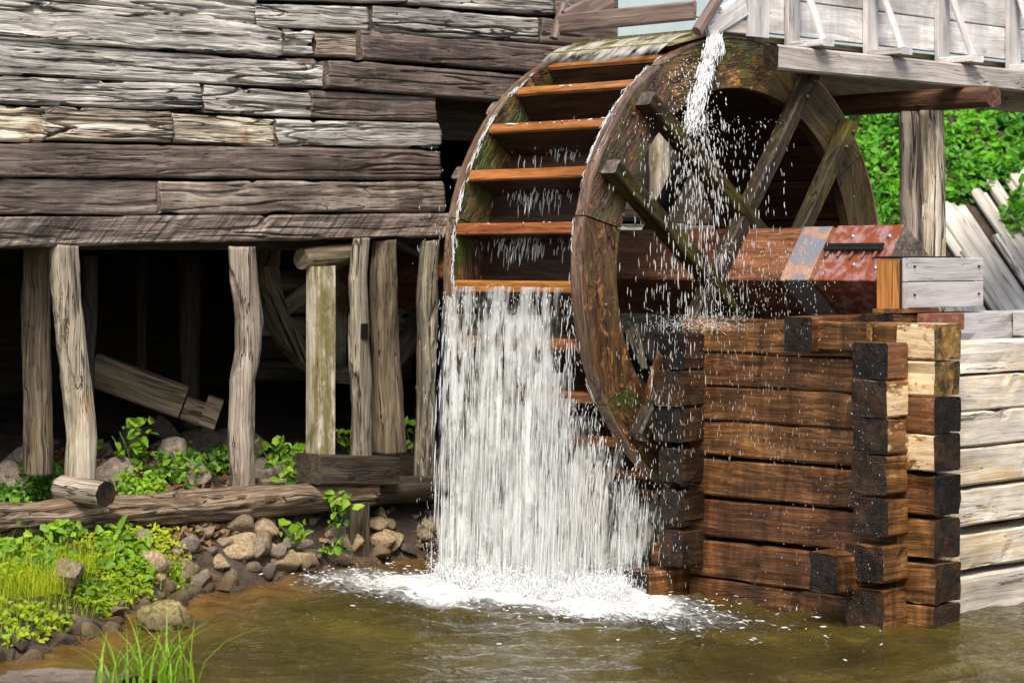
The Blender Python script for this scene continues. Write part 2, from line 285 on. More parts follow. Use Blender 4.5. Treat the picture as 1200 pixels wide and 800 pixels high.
# ------------------------------------------------------------------ object helpers
WM = {}
def add(name, me, mats, parent=None, mw=None):
    if mats is not None and not me.materials:
        for m in (mats if isinstance(mats, (list, tuple)) else [mats]): me.materials.append(M[m] if isinstance(m, str) else m)
    o = bpy.data.objects.new(name, me); COL.objects.link(o)
    mw = mw or Matrix.Identity(4)
    if parent is not None: o.parent = parent; o.matrix_local = WM[parent.name].inverted() @ mw
    else: o.matrix_world = mw
    WM[o.name] = mw.copy(); return o
def tag(o, label=None, cat=None, group=None, kind=None):
    for k, v in (('label', label), ('category', cat), ('group', group), ('kind', kind)):
        if v: o[k] = v
    return o
def thing(name, loc, label, cat, group=None):
    o = bpy.data.objects.new(name, None); COL.objects.link(o); o.location = loc; o.empty_display_size = .1
    WM[o.name] = Matrix.Translation(loc); return tag(o, label, cat, group)
def mesh(name, vs, fs, smooth=False, mi=None):
    me = bpy.data.meshes.new(name); me.from_pydata(vs.tolist() if isinstance(vs, np.ndarray) else [tuple(map(float, v)) for v in vs], [], fs)
    if smooth: me.polygons.foreach_set('use_smooth', [True] * len(fs))
    if mi is not None: me.polygons.foreach_set('material_index', mi)
    me.update(); return me
def npmesh(name, V, Q, smooth=True):
    V = np.asarray(V, np.float32); Q = np.asarray(Q, np.int32); k = Q.shape[1]
    me = bpy.data.meshes.new(name); me.vertices.add(len(V)); me.vertices.foreach_set('co', V.ravel())
    me.loops.add(Q.size); me.loops.foreach_set('vertex_index', Q.ravel()); me.polygons.add(len(Q))
    me.polygons.foreach_set('loop_start', np.arange(0, Q.size, k, dtype=np.int32)); me.polygons.foreach_set('loop_total', np.full(len(Q), k, np.int32))
    if smooth: me.polygons.foreach_set('use_smooth', np.ones(len(Q), bool))
    me.update(calc_edges=True); me.validate(); return me
def frame(p0, p1, up=(0, 0, 1)):
    p0 = Vector(p0); x = (Vector(p1) - p0).normalized(); z = Vector(up); z = (z - x * z.dot(x)).normalized(); y = z.cross(x)
    return Matrix(((x.x, y.x, z.x, p0.x), (x.y, y.y, z.y, p0.y), (x.z, y.z, z.z, p0.z), (0, 0, 0, 1)))
SEED = [0]
def timber_mesh(L, w, h, nx=6, bevel=.012, k=1, split=0., wob=.004, size=.03, furrow=0., fscale=24, h1=None, w1=None, rnd=0, endj=.006, path=None, lump=0.):
    """a beam along local X, section w (Y) by h (Z); rnd = points of a round section"""
    SEED[0] += 1; sd = SEED[0] * 3.71
    sec = []
    if rnd:
        for i in range(rnd): t = 2 * math.pi * i / rnd; sec.append((math.cos(t) / 2, math.sin(t) / 2))
        nor = [(a * 2, b * 2) for a, b in sec]
    else:
        by, bz = min(.3, bevel / w), min(.3, bevel / h); nor = []
        kk = list(k) if isinstance(k, (list, tuple)) else [k] * 4
        def side(a, b, n):
            k = kk.pop(0)
            for j in range(k + 1): t = j / k; sec.append((a[0] + (b[0] - a[0]) * t, a[1] + (b[1] - a[1]) * t)); nor.append(n)
        side((.5, -.5 + bz), (.5, .5 - bz), (1, 0)); side((.5 - by, .5), (-.5 + by, .5), (0, 1))
        side((-.5, .5 - bz), (-.5, -.5 + bz), (-1, 0)); side((-.5 + by, -.5), (.5 - by, -.5), (0, -1))
    m = len(sec); S = np.array(sec); Nn = np.array(nor); X = np.linspace(0, L, nx + 1)
    w1 = w if w1 is None else w1; h1 = h if h1 is None else h1
    t = X / L; W = w + (w1 - w) * t; Hh = h + (h1 - h) * t
    q = np.stack([X * 1.1 + sd, np.full_like(X, sd), np.zeros_like(X)], -1)
    cy = (vn(q) - .5) * 2 * wob; cz = (vn(q + 31.7) - .5) * 2 * wob
    W = W * (1 + (vn(q * 1.7 + 5.1) - .5) * 2 * size); Hh = Hh * (1 + (vn(q * 1.7 + 9.3) - .5) * 2 * size)
    if path is not None:
        pt = np.array(path, float); cy = cy + np.interp(t, pt[:, 0], pt[:, 1]); cz = cz + np.interp(t, pt[:, 0], pt[:, 2])
        if pt.shape[1] > 3: sw = np.interp(t, pt[:, 0], pt[:, 3]); W = W * sw; Hh = Hh * sw
    V = np.zeros((nx + 1, m, 3)); V[:, :, 0] = X[:, None]; V[:, :, 1] = S[None, :, 0] * W[:, None]; V[:, :, 2] = S[None, :, 1] * Hh[:, None]
    if split:      # long open splits that follow the grain
        A_ = np.stack([V[:, :, 0] * .75 + sd, V[:, :, 1] * 3 + sd, V[:, :, 2] * 13 + sd * 1.3], -1)
        n1 = np.abs(fbm(A_, 3) - .44); n2 = np.abs(fbm(A_ * np.array([1.6, 1, 2.3]) + 5.5, 2) - .38); am = vn(A_ * np.array([1.5, .5, .3]) + 8.8)
        ds = -split * (sst(.022, .004, n1) * sst(.30, .6, am) * 1.3 + .6 * sst(.02, .004, n2) * sst(.35, .65, 1 - am))
        V[:, :, 1] += Nn[None, :, 0] * ds; V[:, :, 2] += Nn[None, :, 1] * ds
    if furrow or lump:
        P = np.stack([V[:, :, 0] * 2.4 + sd, V[:, :, 1] * fscale + sd * 2, V[:, :, 2] * fscale], -1)
        d = 0
        if furrow:
            f = fbm(P, 3); d = -furrow * sst(.46, .60, f) - furrow * .7 * sst(.5, .56, fbm(P * np.array([1.7, 2.3, 2.3]) + 3.3, 2))
        if lump: d = d + lump * (fbm(P * np.array([1.2, .2, .2]) + 7.7, 3) - .45) * 2
        V[:, :, 1] += Nn[None, :, 0] * d; V[:, :, 2] += Nn[None, :, 1] * d
    V[:, :, 1] += cy[:, None]; V[:, :, 2] += cz[:, None]
    if endj:
        e = (vn(np.stack([S[:, 0] * 3 + sd, S[:, 1] * 3, S[:, 0] * 0 + 2.2], -1)) - .5) * 2 * endj
        V[0, :, 0] += e; V[-1, :, 0] -= e[::-1]
    ia = np.arange(nx)[:, None] * m; ja = np.arange(m)[None]; jb = (ja + 1) % m
    fs = np.stack([ia + jb, ia + m + jb, ia + m + ja, ia + ja], -1).reshape(-1, 4).tolist(); mi = [0] * len(fs)
    fs.append(tuple(range(m - 1, -1, -1))); fs.append(tuple(nx * m + j for j in range(m))); mi += [1, 1]
    me = mesh('timber', V.reshape(-1, 3), fs, bool(rnd) or furrow > 0, mi)
    if rnd or furrow: me.polygons[-1].use_smooth = False; me.polygons[-2].use_smooth = False
    return me
def timber(name, p0, p1, w, h, mat, parent=None, end=None, up=(0, 0, 1), **kw):
    L = (Vector(p1) - Vector(p0)).length
    return add(name, timber_mesh(L, w, h, **kw), [mat, end or mat], parent, frame(p0, p1, up))
def box(name, lo, hi, mat, parent=None, bevel=.004, grain='X', worn=False):
    lo, hi = Vector(lo), Vector(hi); c = (lo + hi) / 2; s = hi - lo
    if grain == 'X': a, b, w_, h_, up = Vector((lo.x, c.y, c.z)), Vector((hi.x, c.y, c.z)), s.y, s.z, (0, 0, 1)
    elif grain == 'Y': a, b, w_, h_, up = Vector((c.x, lo.y, c.z)), Vector((c.x, hi.y, c.z)), s.x, s.z, (0, 0, 1)
    else: a, b, w_, h_, up = Vector((c.x, c.y, lo.z)), Vector((c.x, c.y, hi.z)), s.y, s.x, (1, 0, 0)
    m = mat if isinstance(mat, (list, tuple)) else [mat, mat]
    if worn or (parent is not None and parent.name == 'timber_crib'):
        return timber(name, a, b, w_, h_, m[0], parent, m[1], up, nx=max(4, int((b - a).length / .06)), k=3, bevel=.011, wob=.001, size=.006, endj=.005, lump=.007, split=.012)
    return timber(name, a, b, w_, h_, m[0], parent, m[1], up, nx=2, bevel=bevel, wob=0, size=0, endj=0)

# ================================================================== THE SETTING
def shore_x(Y): return np.interp(Y, [-9, -6, -4.6, -4.2, -3.2, -2.34, -1.2, 0, 3, 8], [1.6, .3, -.4, -.62, -1.2, -1.66, -1.84, -1.9, -2.0, -2.0])
def hill_z(X, Y):
    d = (-X * C7 + Y * C7)                       # distance up the slope, away from the viewer
    l = (X * C7 + Y * C7)
    return np.clip((d - 3.6 + .15 * (l - 3)) * .80, -3, 9) - 1.0
def ground_z(X, Y):
    s = shore_x(Y) - X
    nz = (fbm(np.stack([X * 1.3, Y * 1.3, X * 0], -1), 4) - .47)
    amp = np.interp(Y, [-4.5, -3.0, -2.2], [.25, .30, .50])
    land = WATER - .02 + amp * (1 - np.exp(-np.clip(s, 0, 9) / .30)) + np.clip(s - .6, 0, 3) * .11 + nz * .10
    bed = WATER - .02 + np.clip(s, -3, 0) * .28
    z = np.where(s > 0, land, bed + nz * .06)
    near = np.hypot(X - 8, Y + 10); z = np.maximum(z, np.where(near < 8, -1.9 + (8 - near) * .08, -9))
    hz = hill_z(X, Y); hz = np.where((X > -2.3) | (Y > 3.2), hz, -9)
    return np.maximum(z, hz)
u = np.linspace(-1, 1, 300); g = np.sinh(u * 4.2) / np.sinh(4.2) * 70
gx, gy = np.meshgrid(g - 1.5, g - 1.0, indexing='ij')
gz = ground_z(gx, gy)
nI = len(g); idx = np.arange(nI * nI).reshape(nI, nI)
quads = np.stack([idx[:-1, :-1], idx[1:, :-1], idx[1:, 1:], idx[:-1, 1:]], -1).reshape(-1, 4)
tag(add('ground', npmesh('ground', np.stack([gx, gy, gz], -1).reshape(-1, 3), quads), 'ground'), 'dark damp soil bank and stream bed', kind='structure')

# stream water
n = 560; xs = np.linspace(-3.2, 6.0, n); ys = np.linspace(-7.6, 4.2, n); wx, wy = np.meshgrid(xs, ys, indexing='ij')
fallc = np.hypot((wx + .45) / .75, (wy + 1.12) / .42)
act = np.exp(-np.clip(fallc - 1, 0, 9) ** 2 / 6)
wz = WATER + (fbm(np.stack([wx * 2.2, wy * 2.2, wx * 0], -1), 3) - .47) * (.022 + .06 * act) + (fbm(np.stack([wx * 6, wy * 6, wx * 0 + 4], -1), 2) - .45) * (.020 + .045 * act) + (vn(np.stack([wx * 15, wy * 15, wx * 0 + 9], -1)) - .5) * (.008 + .012 * act)
rr_ = np.hypot(wx + .45, wy + 1.15); ph = fbm(np.stack([wx * 1.1, wy * 1.1, wx * 0 + 2], -1), 2) * 9
wz = wz + .016 * np.sin(rr_ * 6.283 / .30 + ph) * np.exp(-rr_ / 3.) * (.3 + vn(np.stack([wx * 1.7, wy * 1.7, wx * 0], -1)))
core = np.exp(-np.clip(fallc - .85, 0, 9) ** 2 / .16)
lane = np.exp(-((wy + 1.55 + (wx + 1.0) * .15) / .32) ** 2) * sst(.2, -.6, wx) * sst(-2.2, -1.4, wx) * .52
lane2 = np.exp(-((wy + 1.35 - (wx - .2) * .10) / .45) ** 2) * sst(-.2, .3, wx) * sst(1.8, .3, wx) * .40
foam = np.clip(core * .62 + np.maximum(lane, lane2) * .8 + .16 * act, 0, .75) + .23
wz = wz + core * .03
sh = sst(.9, .1, shore_x(wy) * -1 + wx)
wq = np.arange(n * n).reshape(n, n); wq = np.stack([wq[:-1, :-1], wq[1:, :-1], wq[1:, 1:], wq[:-1, 1:]], -1).reshape(-1, 4)
wme = npmesh('stream', np.stack([wx, wy, wz], -1).reshape(-1, 3), wq)
for nm, arr in (('foam', foam), ('shallow', sh)):
    at = wme.attributes.new(nm, 'FLOAT', 'POINT'); at.data.foreach_set('value', arr.ravel().astype(np.float32))
tag(add('water', wme, 'water'), 'brown rippling stream water with white foam below the wheel', kind='structure')

# ================================================================== MILL BUILDING
XW = -2.1
mill = thing('mill_building', (XW, -2.5, -1.2), 'old grey log mill raised on wooden posts beside the water wheel', 'building')
def wall_log(x0, x1, t0, t1, b0, b1, mat='wall', dx=0., th=.22, furrow=.010, wob=.006, **kw):
    X = XW + dx
    A, B = onX(x0, (t0 + b0) / 2, X), onX(x1, (t1 + b1) / 2, X)
    h0 = (onX(x0, t0, X) - onX(x0, b0, X)).z; h1 = (onX(x1, t1, X) - onX(x1, b1, X)).z
    A.x -= th / 2; B.x -= th / 2; L = (B - A).length
    return timber('log', A, B, th, h0 * 1.01, mat, mill, 'wall_end', nx=max(8, int(L / .018)), k=(3, 5, 30, 5), bevel=.014, split=.03 if furrow > .007 else .012, h1=h1 * 1.01, wob=wob, size=.05, furrow=furrow * .55, fscale=24, endj=.02, lump=.009, **kw)
H_ = dict(furrow=.0035, wob=.004)
wall_log(-40, 332, -8, 28, 44, 67, dx=.02, furrow=.014)
wall_log(-40, 300, -48, -16, -12, 26, dx=.0)
wall_log(300, 432, 2, 8, 30, 36, 'wall', furrow=.012)
wall_log(436, 632, 5, 20, 38, 48, furrow=.013)
wall_log(478, 650, -18, -2, 4, 18, furrow=.012)
wall_log(280, 476, -40, -28, -2, 3)
wall_log(651, 730, -22, -16, 16, 23, 'wall_brown', **H_)
wall_log(634, 730, 21, 30, 50, 58, 'wall_brown', **H_)
wall_log(332, 367, 34, 37, 64, 66, dx=-.01, furrow=.012)
wall_log(338, 370, 67, 69, 76, 77, 'wall_brown', dx=-.02, **H_)
wall_log(369, 426, 36, 40, 67, 69, 'wall_tan', dx=-.02)
wall_log(424, 740, 36, 60, 69, 93, 'wall_brown', dx=.03, **H_)
wall_log(386, 730, 69, 97, 104, 130, 'wall_brown', dx=.05, **H_)
wall_log(-40, 387, 42, 76, 86, 103, furrow=.012, dx=.0)
wall_log(-40, 238, 87, 98, 121, 130, furrow=.012, dx=.01)
wall_log(239, 365, 99, 109, 131, 137, furrow=.012)
wall_log(366, 512, 106, 113, 137, 142, 'wall_brown', dx=.02, **H_)
wall_log(-40, 52, 122, 126, 164, 167, 'wall_tan', furrow=.012)
wall_log(53, 202, 125, 132, 165, 168, 'wall_tan', dx=.015)
wall_log(203, 323, 132, 139, 167, 172, 'wall_tan', dx=.0)
wall_log(324, 517, 140, 144, 172, 174, 'wall', dx=.02, furrow=.008)
wall_log(-40, 517, 167, 175, 208, 210, 'wall_brown', dx=.02, **H_)
wall_log(-40, 186, 210, 212, 251, 252, 'wall_brown', dx=.0, **H_)
wall_log(188, 522, 212, 213, 251, 248, 'wall_brown', dx=.025, **H_)
wall_log(-40, 560, 254, 250, 291, 277, 'wall_adze', dx=.03, furrow=.006, wob=.004)
for i in range(3):      # courses above the picture
    wall_log(-40, 420, -52 - 42 * i, -44 - 40 * i, -14 - 42 * i, -6 - 40 * i - 0, 'wall', dx=-.01)
    wall_log(424, 740, -48 - 40 * i, -26 - 38 * i, -10 - 40 * i, 10 - 38 * i - 20, 'wall_brown', **H_)
# inner boarding, decks and far walls, added unseen to keep the undercroft dark
def part(name, lo, hi, mat, grain='Y'): return box(name, lo, hi, mat, mill, grain=grain)
yl, yr = onX(-60, 200, XW).y, 2.9
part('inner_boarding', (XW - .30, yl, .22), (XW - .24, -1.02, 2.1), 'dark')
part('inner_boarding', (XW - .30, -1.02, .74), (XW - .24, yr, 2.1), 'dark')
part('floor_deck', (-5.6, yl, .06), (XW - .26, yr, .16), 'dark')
part('added_roof_slab', (-5.8, yl - .2, 2.1), (XW + .15, yr, 2.2), 'dark')
part('added_back_wall', (-5.7, yl, -1.6), (-5.55, yr, 2.1), 'dark')
part('added_side_wall', (-5.6, yl - .1, -1.6), (XW - .3, yl, 2.1), 'dark', 'X')
part('added_side_wall', (-5.6, yr - .12, -1.6), (XW - .02, yr, 2.1), 'dark', 'X')
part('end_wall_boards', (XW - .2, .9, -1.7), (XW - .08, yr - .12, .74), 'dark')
# log stubs and posts seen through the spokes
def stub(x0, x1, t, bt, mat, dx=0): 
    A, B = onX(x0, (t + bt) / 2, XW + dx), onX(x1, (t + bt) / 2, XW + dx); h = (onX(x0, t, XW) - onX(x0, bt, XW)).z
    timber('log', A, B, .2, h, mat, mill, 'wall_end', nx=8, k=3, bevel=.02, lump=.01, furrow=.005)
for x0, x1, t, bt, mt in ((690, 790, 262, 284, 'wall'), (690, 756, 236, 260, 'wall_brown'), (826, 856, 219, 233, 'wall_brown'), (818, 866, 235, 262, 'wall_brown'), (838, 874, 264, 284, 'wall'), (792, 836, 264, 286, 'wall_brown'), (640, 690, 240, 262, 'wall_brown')):
    stub(x0, x1, t, bt, mt)
A, B = onX(775, 300, XW + .05), onX(772, 140, XW + .05)
timber('post', A, B, .16, .16, 'post_sq', mill, up=(1, 0, 0), nx=10, rnd=10, furrow=.004, lump=.02)
# posts
def post(pts, wpx, mat, X, label=None, depth=None, rnd=14, furrow=.007, lump=.016, **kw):
    P = [onX(x, y, X) for x, y in pts]; d = (P[0] - Vector((CX, CY, 0))).dot(Vector((-C7, C7, 0)))
    W_ = [q / FPX * d for q in (wpx if isinstance(wpx, (list, tuple)) else [wpx] * len(pts))]
    A, B = P[-1], P[0]; Lz = B.z - A.z
    A2, B2 = Vector((X, A.y, A.z)), Vector((X, A.y, B.z))
    # local X up, local Z = +Xworld, local Y = Z x X = (1,0,0)x(0,0,1) = (0,-1,0)
    path = [((p.z - A.z) / Lz, -(p.y - A.y), 0, w_ / max(W_)) for p, w_ in zip(reversed(P), reversed(W_))]
    o = timber('post', A2, B2, max(W_), depth or max(W_), mat, mill, 'wall_end', (1, 0, 0), nx=90, rnd=30, split=.018, path=path, furrow=furrow, lump=lump, fscale=22, size=.04, wob=.004, endj=.01, **kw)
    if label: o['label'] = label
    return o
post([(42, 286), (43, 420), (44, 556)], 34, 'post_dim', XW - .35, 'straight brown post behind the bent one at far left')
post([(76, 288), (78, 345), (83, 400), (91, 460), (95, 515), (93, 568)], [35, 35, 36, 34, 36, 38], 'post', XW - .02, 'bent barkless post standing on a short cut log')
post([(284, 290), (286, 330), (292, 375), (291, 410), (284, 445), (283, 520), (286, 577)], [33, 34, 34, 33, 32, 33, 30], 'post', XW + .06, 'crooked grey post with a knot near its foot on the foundation log')
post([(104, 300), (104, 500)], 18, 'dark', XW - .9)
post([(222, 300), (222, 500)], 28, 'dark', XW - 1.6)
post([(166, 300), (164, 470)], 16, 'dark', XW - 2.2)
A = onX(376, 533, XW); B = onX(376, 312, XW)
o = timber('post', A, B, .13, .125, 'post_sq', mill, up=(1, 0, 0), nx=6, bevel=.01, wob=.002, size=.01); o['label'] = 'squared pale post with a yellow cap log'
timber('cap_log', onX(352, 303, XW - .06), onX(413, 297, XW - .06),   .13, .12, 'post_dim', mill, 'post_dim', nx=8, rnd=12, lump=.012)
post([(424, 279), (420, 330), (421, 400), (424, 470), (423, 536)], [22, 27, 30, 31, 28], 'post_grey', XW + .10, 'flat mossy post with a mortise hole', depth=.10)
mo = onX(427, 397, XW + .155); mz = onX(427, 379, XW + .155)
box('mortise', (mo.x - .02, mo.y - .02, mo.z), (mo.x + .004, mo.y + .025, mz.z), 'iron', mill)  # black block on the face stands in for shade inside the hole
post([(450, 282), (449, 350), (452, 430), (454, 490), (455, 530)], [32, 36, 37, 40, 44], 'post_dim', XW - .05, 'thick split grey log post')
post([(504, 282), (501, 340), (500, 420), (499, 490), (497, 560)], [24, 26, 24, 22, 24], 'post_grey', XW + .02, 'thin knotted post beside the falling water')
timber('brace', onX(460, 283, XW - .1), onX(496, 302, XW - .1), .05, .04, 'dark', mill)
for i in range(3):
    a_ = onX(466, 283 + i * 17, XW - .6); b_ = onX(590, 284 + i * 17, XW - .6); h = .075
    timber('inner_board', a_ - Vector((0, 0, h / 2)), b_ - Vector((0, 0, h / 2)), .04, h, 'axle', mill)
for i in range(5):
    a_ = onX(300, 330 + i * 26, XW - 1.5); b_ = onX(480, 330 + i * 26, XW - 1.5)
    timber('inner_board', a_, b_, .04, .13, 'post_sq' if i < 3 else 'dark', mill)
# foundation
gnd = lambda X, Y: float(ground_z(np.array([X]), np.array([Y]))[0])
A, B = onX(-40, 614, -2.0), onX(432, 576, -2.0)
tag(timber('foundation_log', A, B, .20, .185, 'sill', None, 'wetlog', nx=240, rnd=44, split=.03, furrow=.010, lump=.02, fscale=18, wob=.012, size=.06, h1=.18), 'long weathered foundation log lying along the bank under the posts', 'log')
A = onX(96, 576, -1.86)
tag(timber('cut_log', A + Vector((-.22, .02, .0)), A + Vector((.12, .06, -.005)), .14, .135, 'post', None, 'wet_end', nx=12, rnd=8, lump=.012), 'short cut log with a dark end under the bent post', 'log')
A, B = onX(360, 549, -2.0), onX(452, 551, -2.0)
tag(timber('base_beam', A, B, .24, .165, 'wetlog', None, 'wetlog', nx=10, k=3, bevel=.01, lump=.006), 'short squared beam carrying the square post and the mossy post', 'beam')
tag(timber('wet_log', onX(432, 577, -2.05), onX(530, 570, -2.05), .18, .15, 'wetlog', None, nx=20, rnd=12, lump=.02, furrow=.006), 'dark wet log behind the spray beside the falling water', 'log')
A, B = onX(415, 662, -1.96), onX(415, 588, -1.96)
tag(timber('stub_post', A, B, .15, .13, 'wetlog', None, up=(1, 0, 0), nx=6, bevel=.015, lump=.01), 'short dark mossy stake standing among the bank stones', 'post')
tag(timber('flat_log', onX(300, 566, -2.2), onX(386, 560, -2.2), .1, .06, 'sill', None, nx=10, rnd=8, lump=.02), 'thin flat log behind the foundation log near the square post', 'log')
# pit wheel inside
pc = onX(412, 312, XW - .9); pit = thing('pit_wheel', pc, 'dim wooden cog wheel in the dark under the mill', 'wheel')
def ring_seg(name, parent, c, X0, X1, Ri, Ro, a0, a1, mat, n=6, jit=0):
    am = (a0 + a1) / 2; er = Vector((0, math.cos(am), math.sin(am))); et = Vector((0, -math.sin(am), math.cos(am)))
    o = Vector(c) + er * (Ri + Ro) / 2; F = Matrix(((et.x, 1, er.x, o.x), (et.y, 0, er.y, o.y), (et.z, 0, er.z, o.z), (0, 0, 0, 1))); Fi = F.inverted()
    vs = []; fs = []
    for i in range(n + 1):
        a = a0 + (a1 - a0) * i / n
        for X, r in ((X0, Ri), (X1, Ri), (X1, Ro), (X0, Ro)):
            vs.append(Fi @ Vector((X, c[1] + r * math.cos(a), c[2] + r * math.sin(a))))
    for i in range(n):
        for j in range(4): p = i * 4; q = (j + 1) % 4; fs.append((p + j, p + q, p + 4 + q, p + 4 + j))
    fs.append((3, 2, 1, 0)); fs.append(tuple(n * 4 + j for j in range(4)))
    return add(name, mesh(name, vs, fs), mat, parent, F)
for i in range(6): ring_seg('rim', pit, pc, pc.x - .05, pc.x + .05, .62, .74, i * math.pi / 3, (i + 1) * math.pi / 3 - .004, 'post_grey')
for i in range(3):
    a = .5 + i * math.pi / 3; e = Vector((0, math.cos(a), math.sin(a))) * .63
    timber('spoke', pc - e + Vector((-.09 - .03 * i, 0, 0)), pc + e + Vector((-.09 - .03 * i, 0, 0)), .06, .11, 'post_sq', pit)
# leaning timber in the undercroft
A, B = onX(108, 432, -3.2), onX(256, 486, -2.75)
lt = thing('notched_timber', (A + B) / 2, 'heavy squared timber with a notched end lying in the dark undercroft', 'timber')
D = (B - A)
timber('shaft', A, A + D * .72, .2, .19, 'post_dim', lt, bevel=.01); timber('notched_end', A + D * .722 + Vector((0, 0, -.03)), A + D * .88 + Vector((0, 0, -.03)), .2, .13, 'post_dim', lt, bevel=.01)
timber('end_block', A + D * .882, B, .2, .18, 'post_dim', lt, bevel=.01)

# ================================================================== WATER WHEEL
WC = Vector((0, .02, -.065)); RO, RI, WW = 1.262, 1.0, 1.0
wheel = thing('water_wheel', WC, 'large wet wooden water wheel turning beside the log mill', 'water wheel')
th1 = R_(-36.5); DIRS = [Vector((0, math.cos(th1), math.sin(th1))), Vector((0, -math.sin(th1), math.cos(th1)))]
NSEG = 8; seg0 = R_(77)
for i in range(NSEG):
    a0 = seg0 + i * 2 * math.pi / NSEG; a1 = a0 + 2 * math.pi / NSEG - .006
    dry = i in (6, 7)
    s = ring_seg('rim_board', wheel, WC, -.062, -.002 + (.006 if i % 2 else 0), RI, RO, a0, a1, 'ringdry' if dry else 'ring', 10)
    ring_seg('rim_edge', s, WC, -.066, .004, RO + .002, RO + .013, a0, a1, 'hoop', 10)
    s = ring_seg('rim_board', wheel, WC, -WW, -WW + .06, RI, RO, a0, a1, 'ring', 10)
    ring_seg('rim_edge', s, WC, -WW - .004, -WW + .055, RO + .002, RO + .012, a0, a1, 'hoop', 10)
NP = 26; pa0 = R_(-3.3)
pm = sm = lm_ = None
for i in range(NP):
    a = pa0 + i * 2 * math.pi / NP; aa = math.pi - a        # downstream side is -Y
    er = Vector((0, math.cos(aa), math.sin(aa))); et = Vector((0, -math.sin(aa), math.cos(aa)))
    def lay(name, r0, r1, t, off, mesh_, mat, lean=0.):
        p = WC + er * (r0 + r1) / 2 + et * off; dirr = (er + et * lean).normalized()
        x = Vector((1, 0, 0)); zz = dirr; yy = zz.cross(x)
        F = Matrix(((x.x, yy.x, zz.x, p.x - WW + .064), (x.y, yy.y, zz.y, p.y), (x.z, yy.z, zz.z, p.z), (0, 0, 0, 1)))
        me = mesh_ or timber_mesh(WW - .132, t, r1 - r0, nx=6, bevel=.006, wob=.002, size=.02, endj=0, lump=.003)
        return add(name, me, [mat, mat], wheel, F), me
    o, pm = lay('paddle', 1.05, RO - .032, .046, 0, pm, 'sole', .0)  # body in the dark tone: shade below the lip put into its colour
    l_, lm_ = lay('paddle_lip', RO - .0315, RO - .002, .062, 0, lm_, 'paddle', .0)
    l_.parent = o; l_.matrix_local = WM[o.name].inverted() @ WM[l_.name]
    p = WC + er * 1.02 + et * .0
    ch = 2 * math.pi * 1.02 / NP - .01
    am = aa + math.pi / NP; er2 = Vector((0, math.cos(am), math.sin(am))); et2 = Vector((0, -math.sin(am), math.cos(am))); p = WC + er2 * 1.022
    F = Matrix(((1, et2.x, er2.x, p.x - WW + .064), (0, et2.y, er2.y, p.y), (0, et2.z, er2.z, p.z), (0, 0, 0, 1)))
    sm = sm or timber_mesh(WW - .132, ch, .03, nx=4, bevel=.004, wob=.001, size=.01, endj=0)
    add('sole_board', sm, ['sole', 'sole'], wheel, F)
# clasp arms: two parallel pairs on each side of the wheel
off = .222
bolt_me = None
def bolt(p, parent, r=.012, mat='bolt', nrm=(1, 0, 0)):
    vs = []; fs = []
    for k_, (x, rr) in enumerate(((0, r), (.007, r * .95), (.012, r * .55))):
        for j in range(8): t = j * math.pi / 4; vs.append((x, rr * math.cos(t), rr * math.sin(t)))
    for k_ in range(2):
        for j in range(8): a = k_ * 8 + j; b_ = k_ * 8 + (j + 1) % 8; fs.append((a, b_, b_ + 8, a + 8))
    fs.append(tuple(range(16, 24)))
    global bolt_me
    key = mat
    nv = Vector(nrm).normalized(); up = Vector((0, 0, 1)) if abs(nv.z) < .9 else Vector((0, 1, 0))
    return add('bolt', mesh('bolt', vs, fs, True), mat, parent, frame(p, Vector(p) + nv, up))
for side in (0, 1):
    for k_ in range(2):
        d_ = DIRS[k_]; nn = DIRS[1 - k_]
        for s_ in (-1, 1):
            # the second pair is notched over the first one
            x0 = (.052 if k_ == 0 else .050) if side == 0 else -WW - .05
            c_ = WC + nn * (s_ * off); half = math.sqrt(1.24 ** 2 - off ** 2) - .01
            lo = -half; hi = half
            mt = 'spoke' if (k_ == 0 or s_ > 0) else 'spoke_wet'
            if k_ == 1 and side == 0: x0 += .006
            p0 = Vector((x0, c_.y, c_.z)) + d_ * lo; p1 = Vector((x0, c_.y, c_.z)) + d_ * hi
            sp = timber('spoke', p0, p1, .10 if k_ == 0 else .088, .085, mt, wheel, 'wall_end', (1, 0, 0) if False else tuple(nn), nx=16, k=2, bevel=.01, lump=.006, wob=.003)
            if side == 0:
                for e in (hi - .06, hi - .17, lo + .06): bolt(Vector((x0 + .051, c_.y, c_.z)) + d_ * e, sp)
for i in range(14):
    a = seg0 + .15 + i * .449; r = 1.1 + .1 * ((i * 7) % 3 - 1)
    bolt(WC + Vector((.004, r * math.cos(a), r * math.sin(a))), wheel, .013)
# axle: a square shaft, clasped by the arms
axF = Matrix(((1, 0, 0, -3.3), (0, DIRS[0].y, DIRS[1].y, WC.y), (0, DIRS[0].z, DIRS[1].z, WC.z), (0, 0, 0, 1)))
def axbox(name, x0, x1, half, mat, parent, bevel=.006, **kw):
    F = axF.copy(); F[0][3] = x0
    return add(name, timber_mesh(x1 - x0, half * 2, half * 2, nx=8, bevel=bevel, wob=0, size=0, endj=0, **kw), [mat, 'wall_end'], parent, F)
AX1 = 1.10
ax = axbox('axle', -3.4, AX1, .172, 'axle', wheel, .008)
def axX(px): return onY(px, 300, -.12).x
for px0, px1, mt, hf in ((928, 962, 'greymetal', .1745), (968, 1066, 'rust', .177)):
    x0, x1 = axX(px0), min(axX(px1), AX1 - .004)
    o = axbox('iron_sleeve', x0, x1, hf, mt, ax, .004)
    if mt == 'rust': o['label'] = 'rusty red steel plate around the axle end'
x0 = axX(858); F = axF.copy(); F[0][3] = x0
nl = DIRS[1]; nl2 = -DIRS[0]
c_ = WC + nl2 * 0 + nl * 0
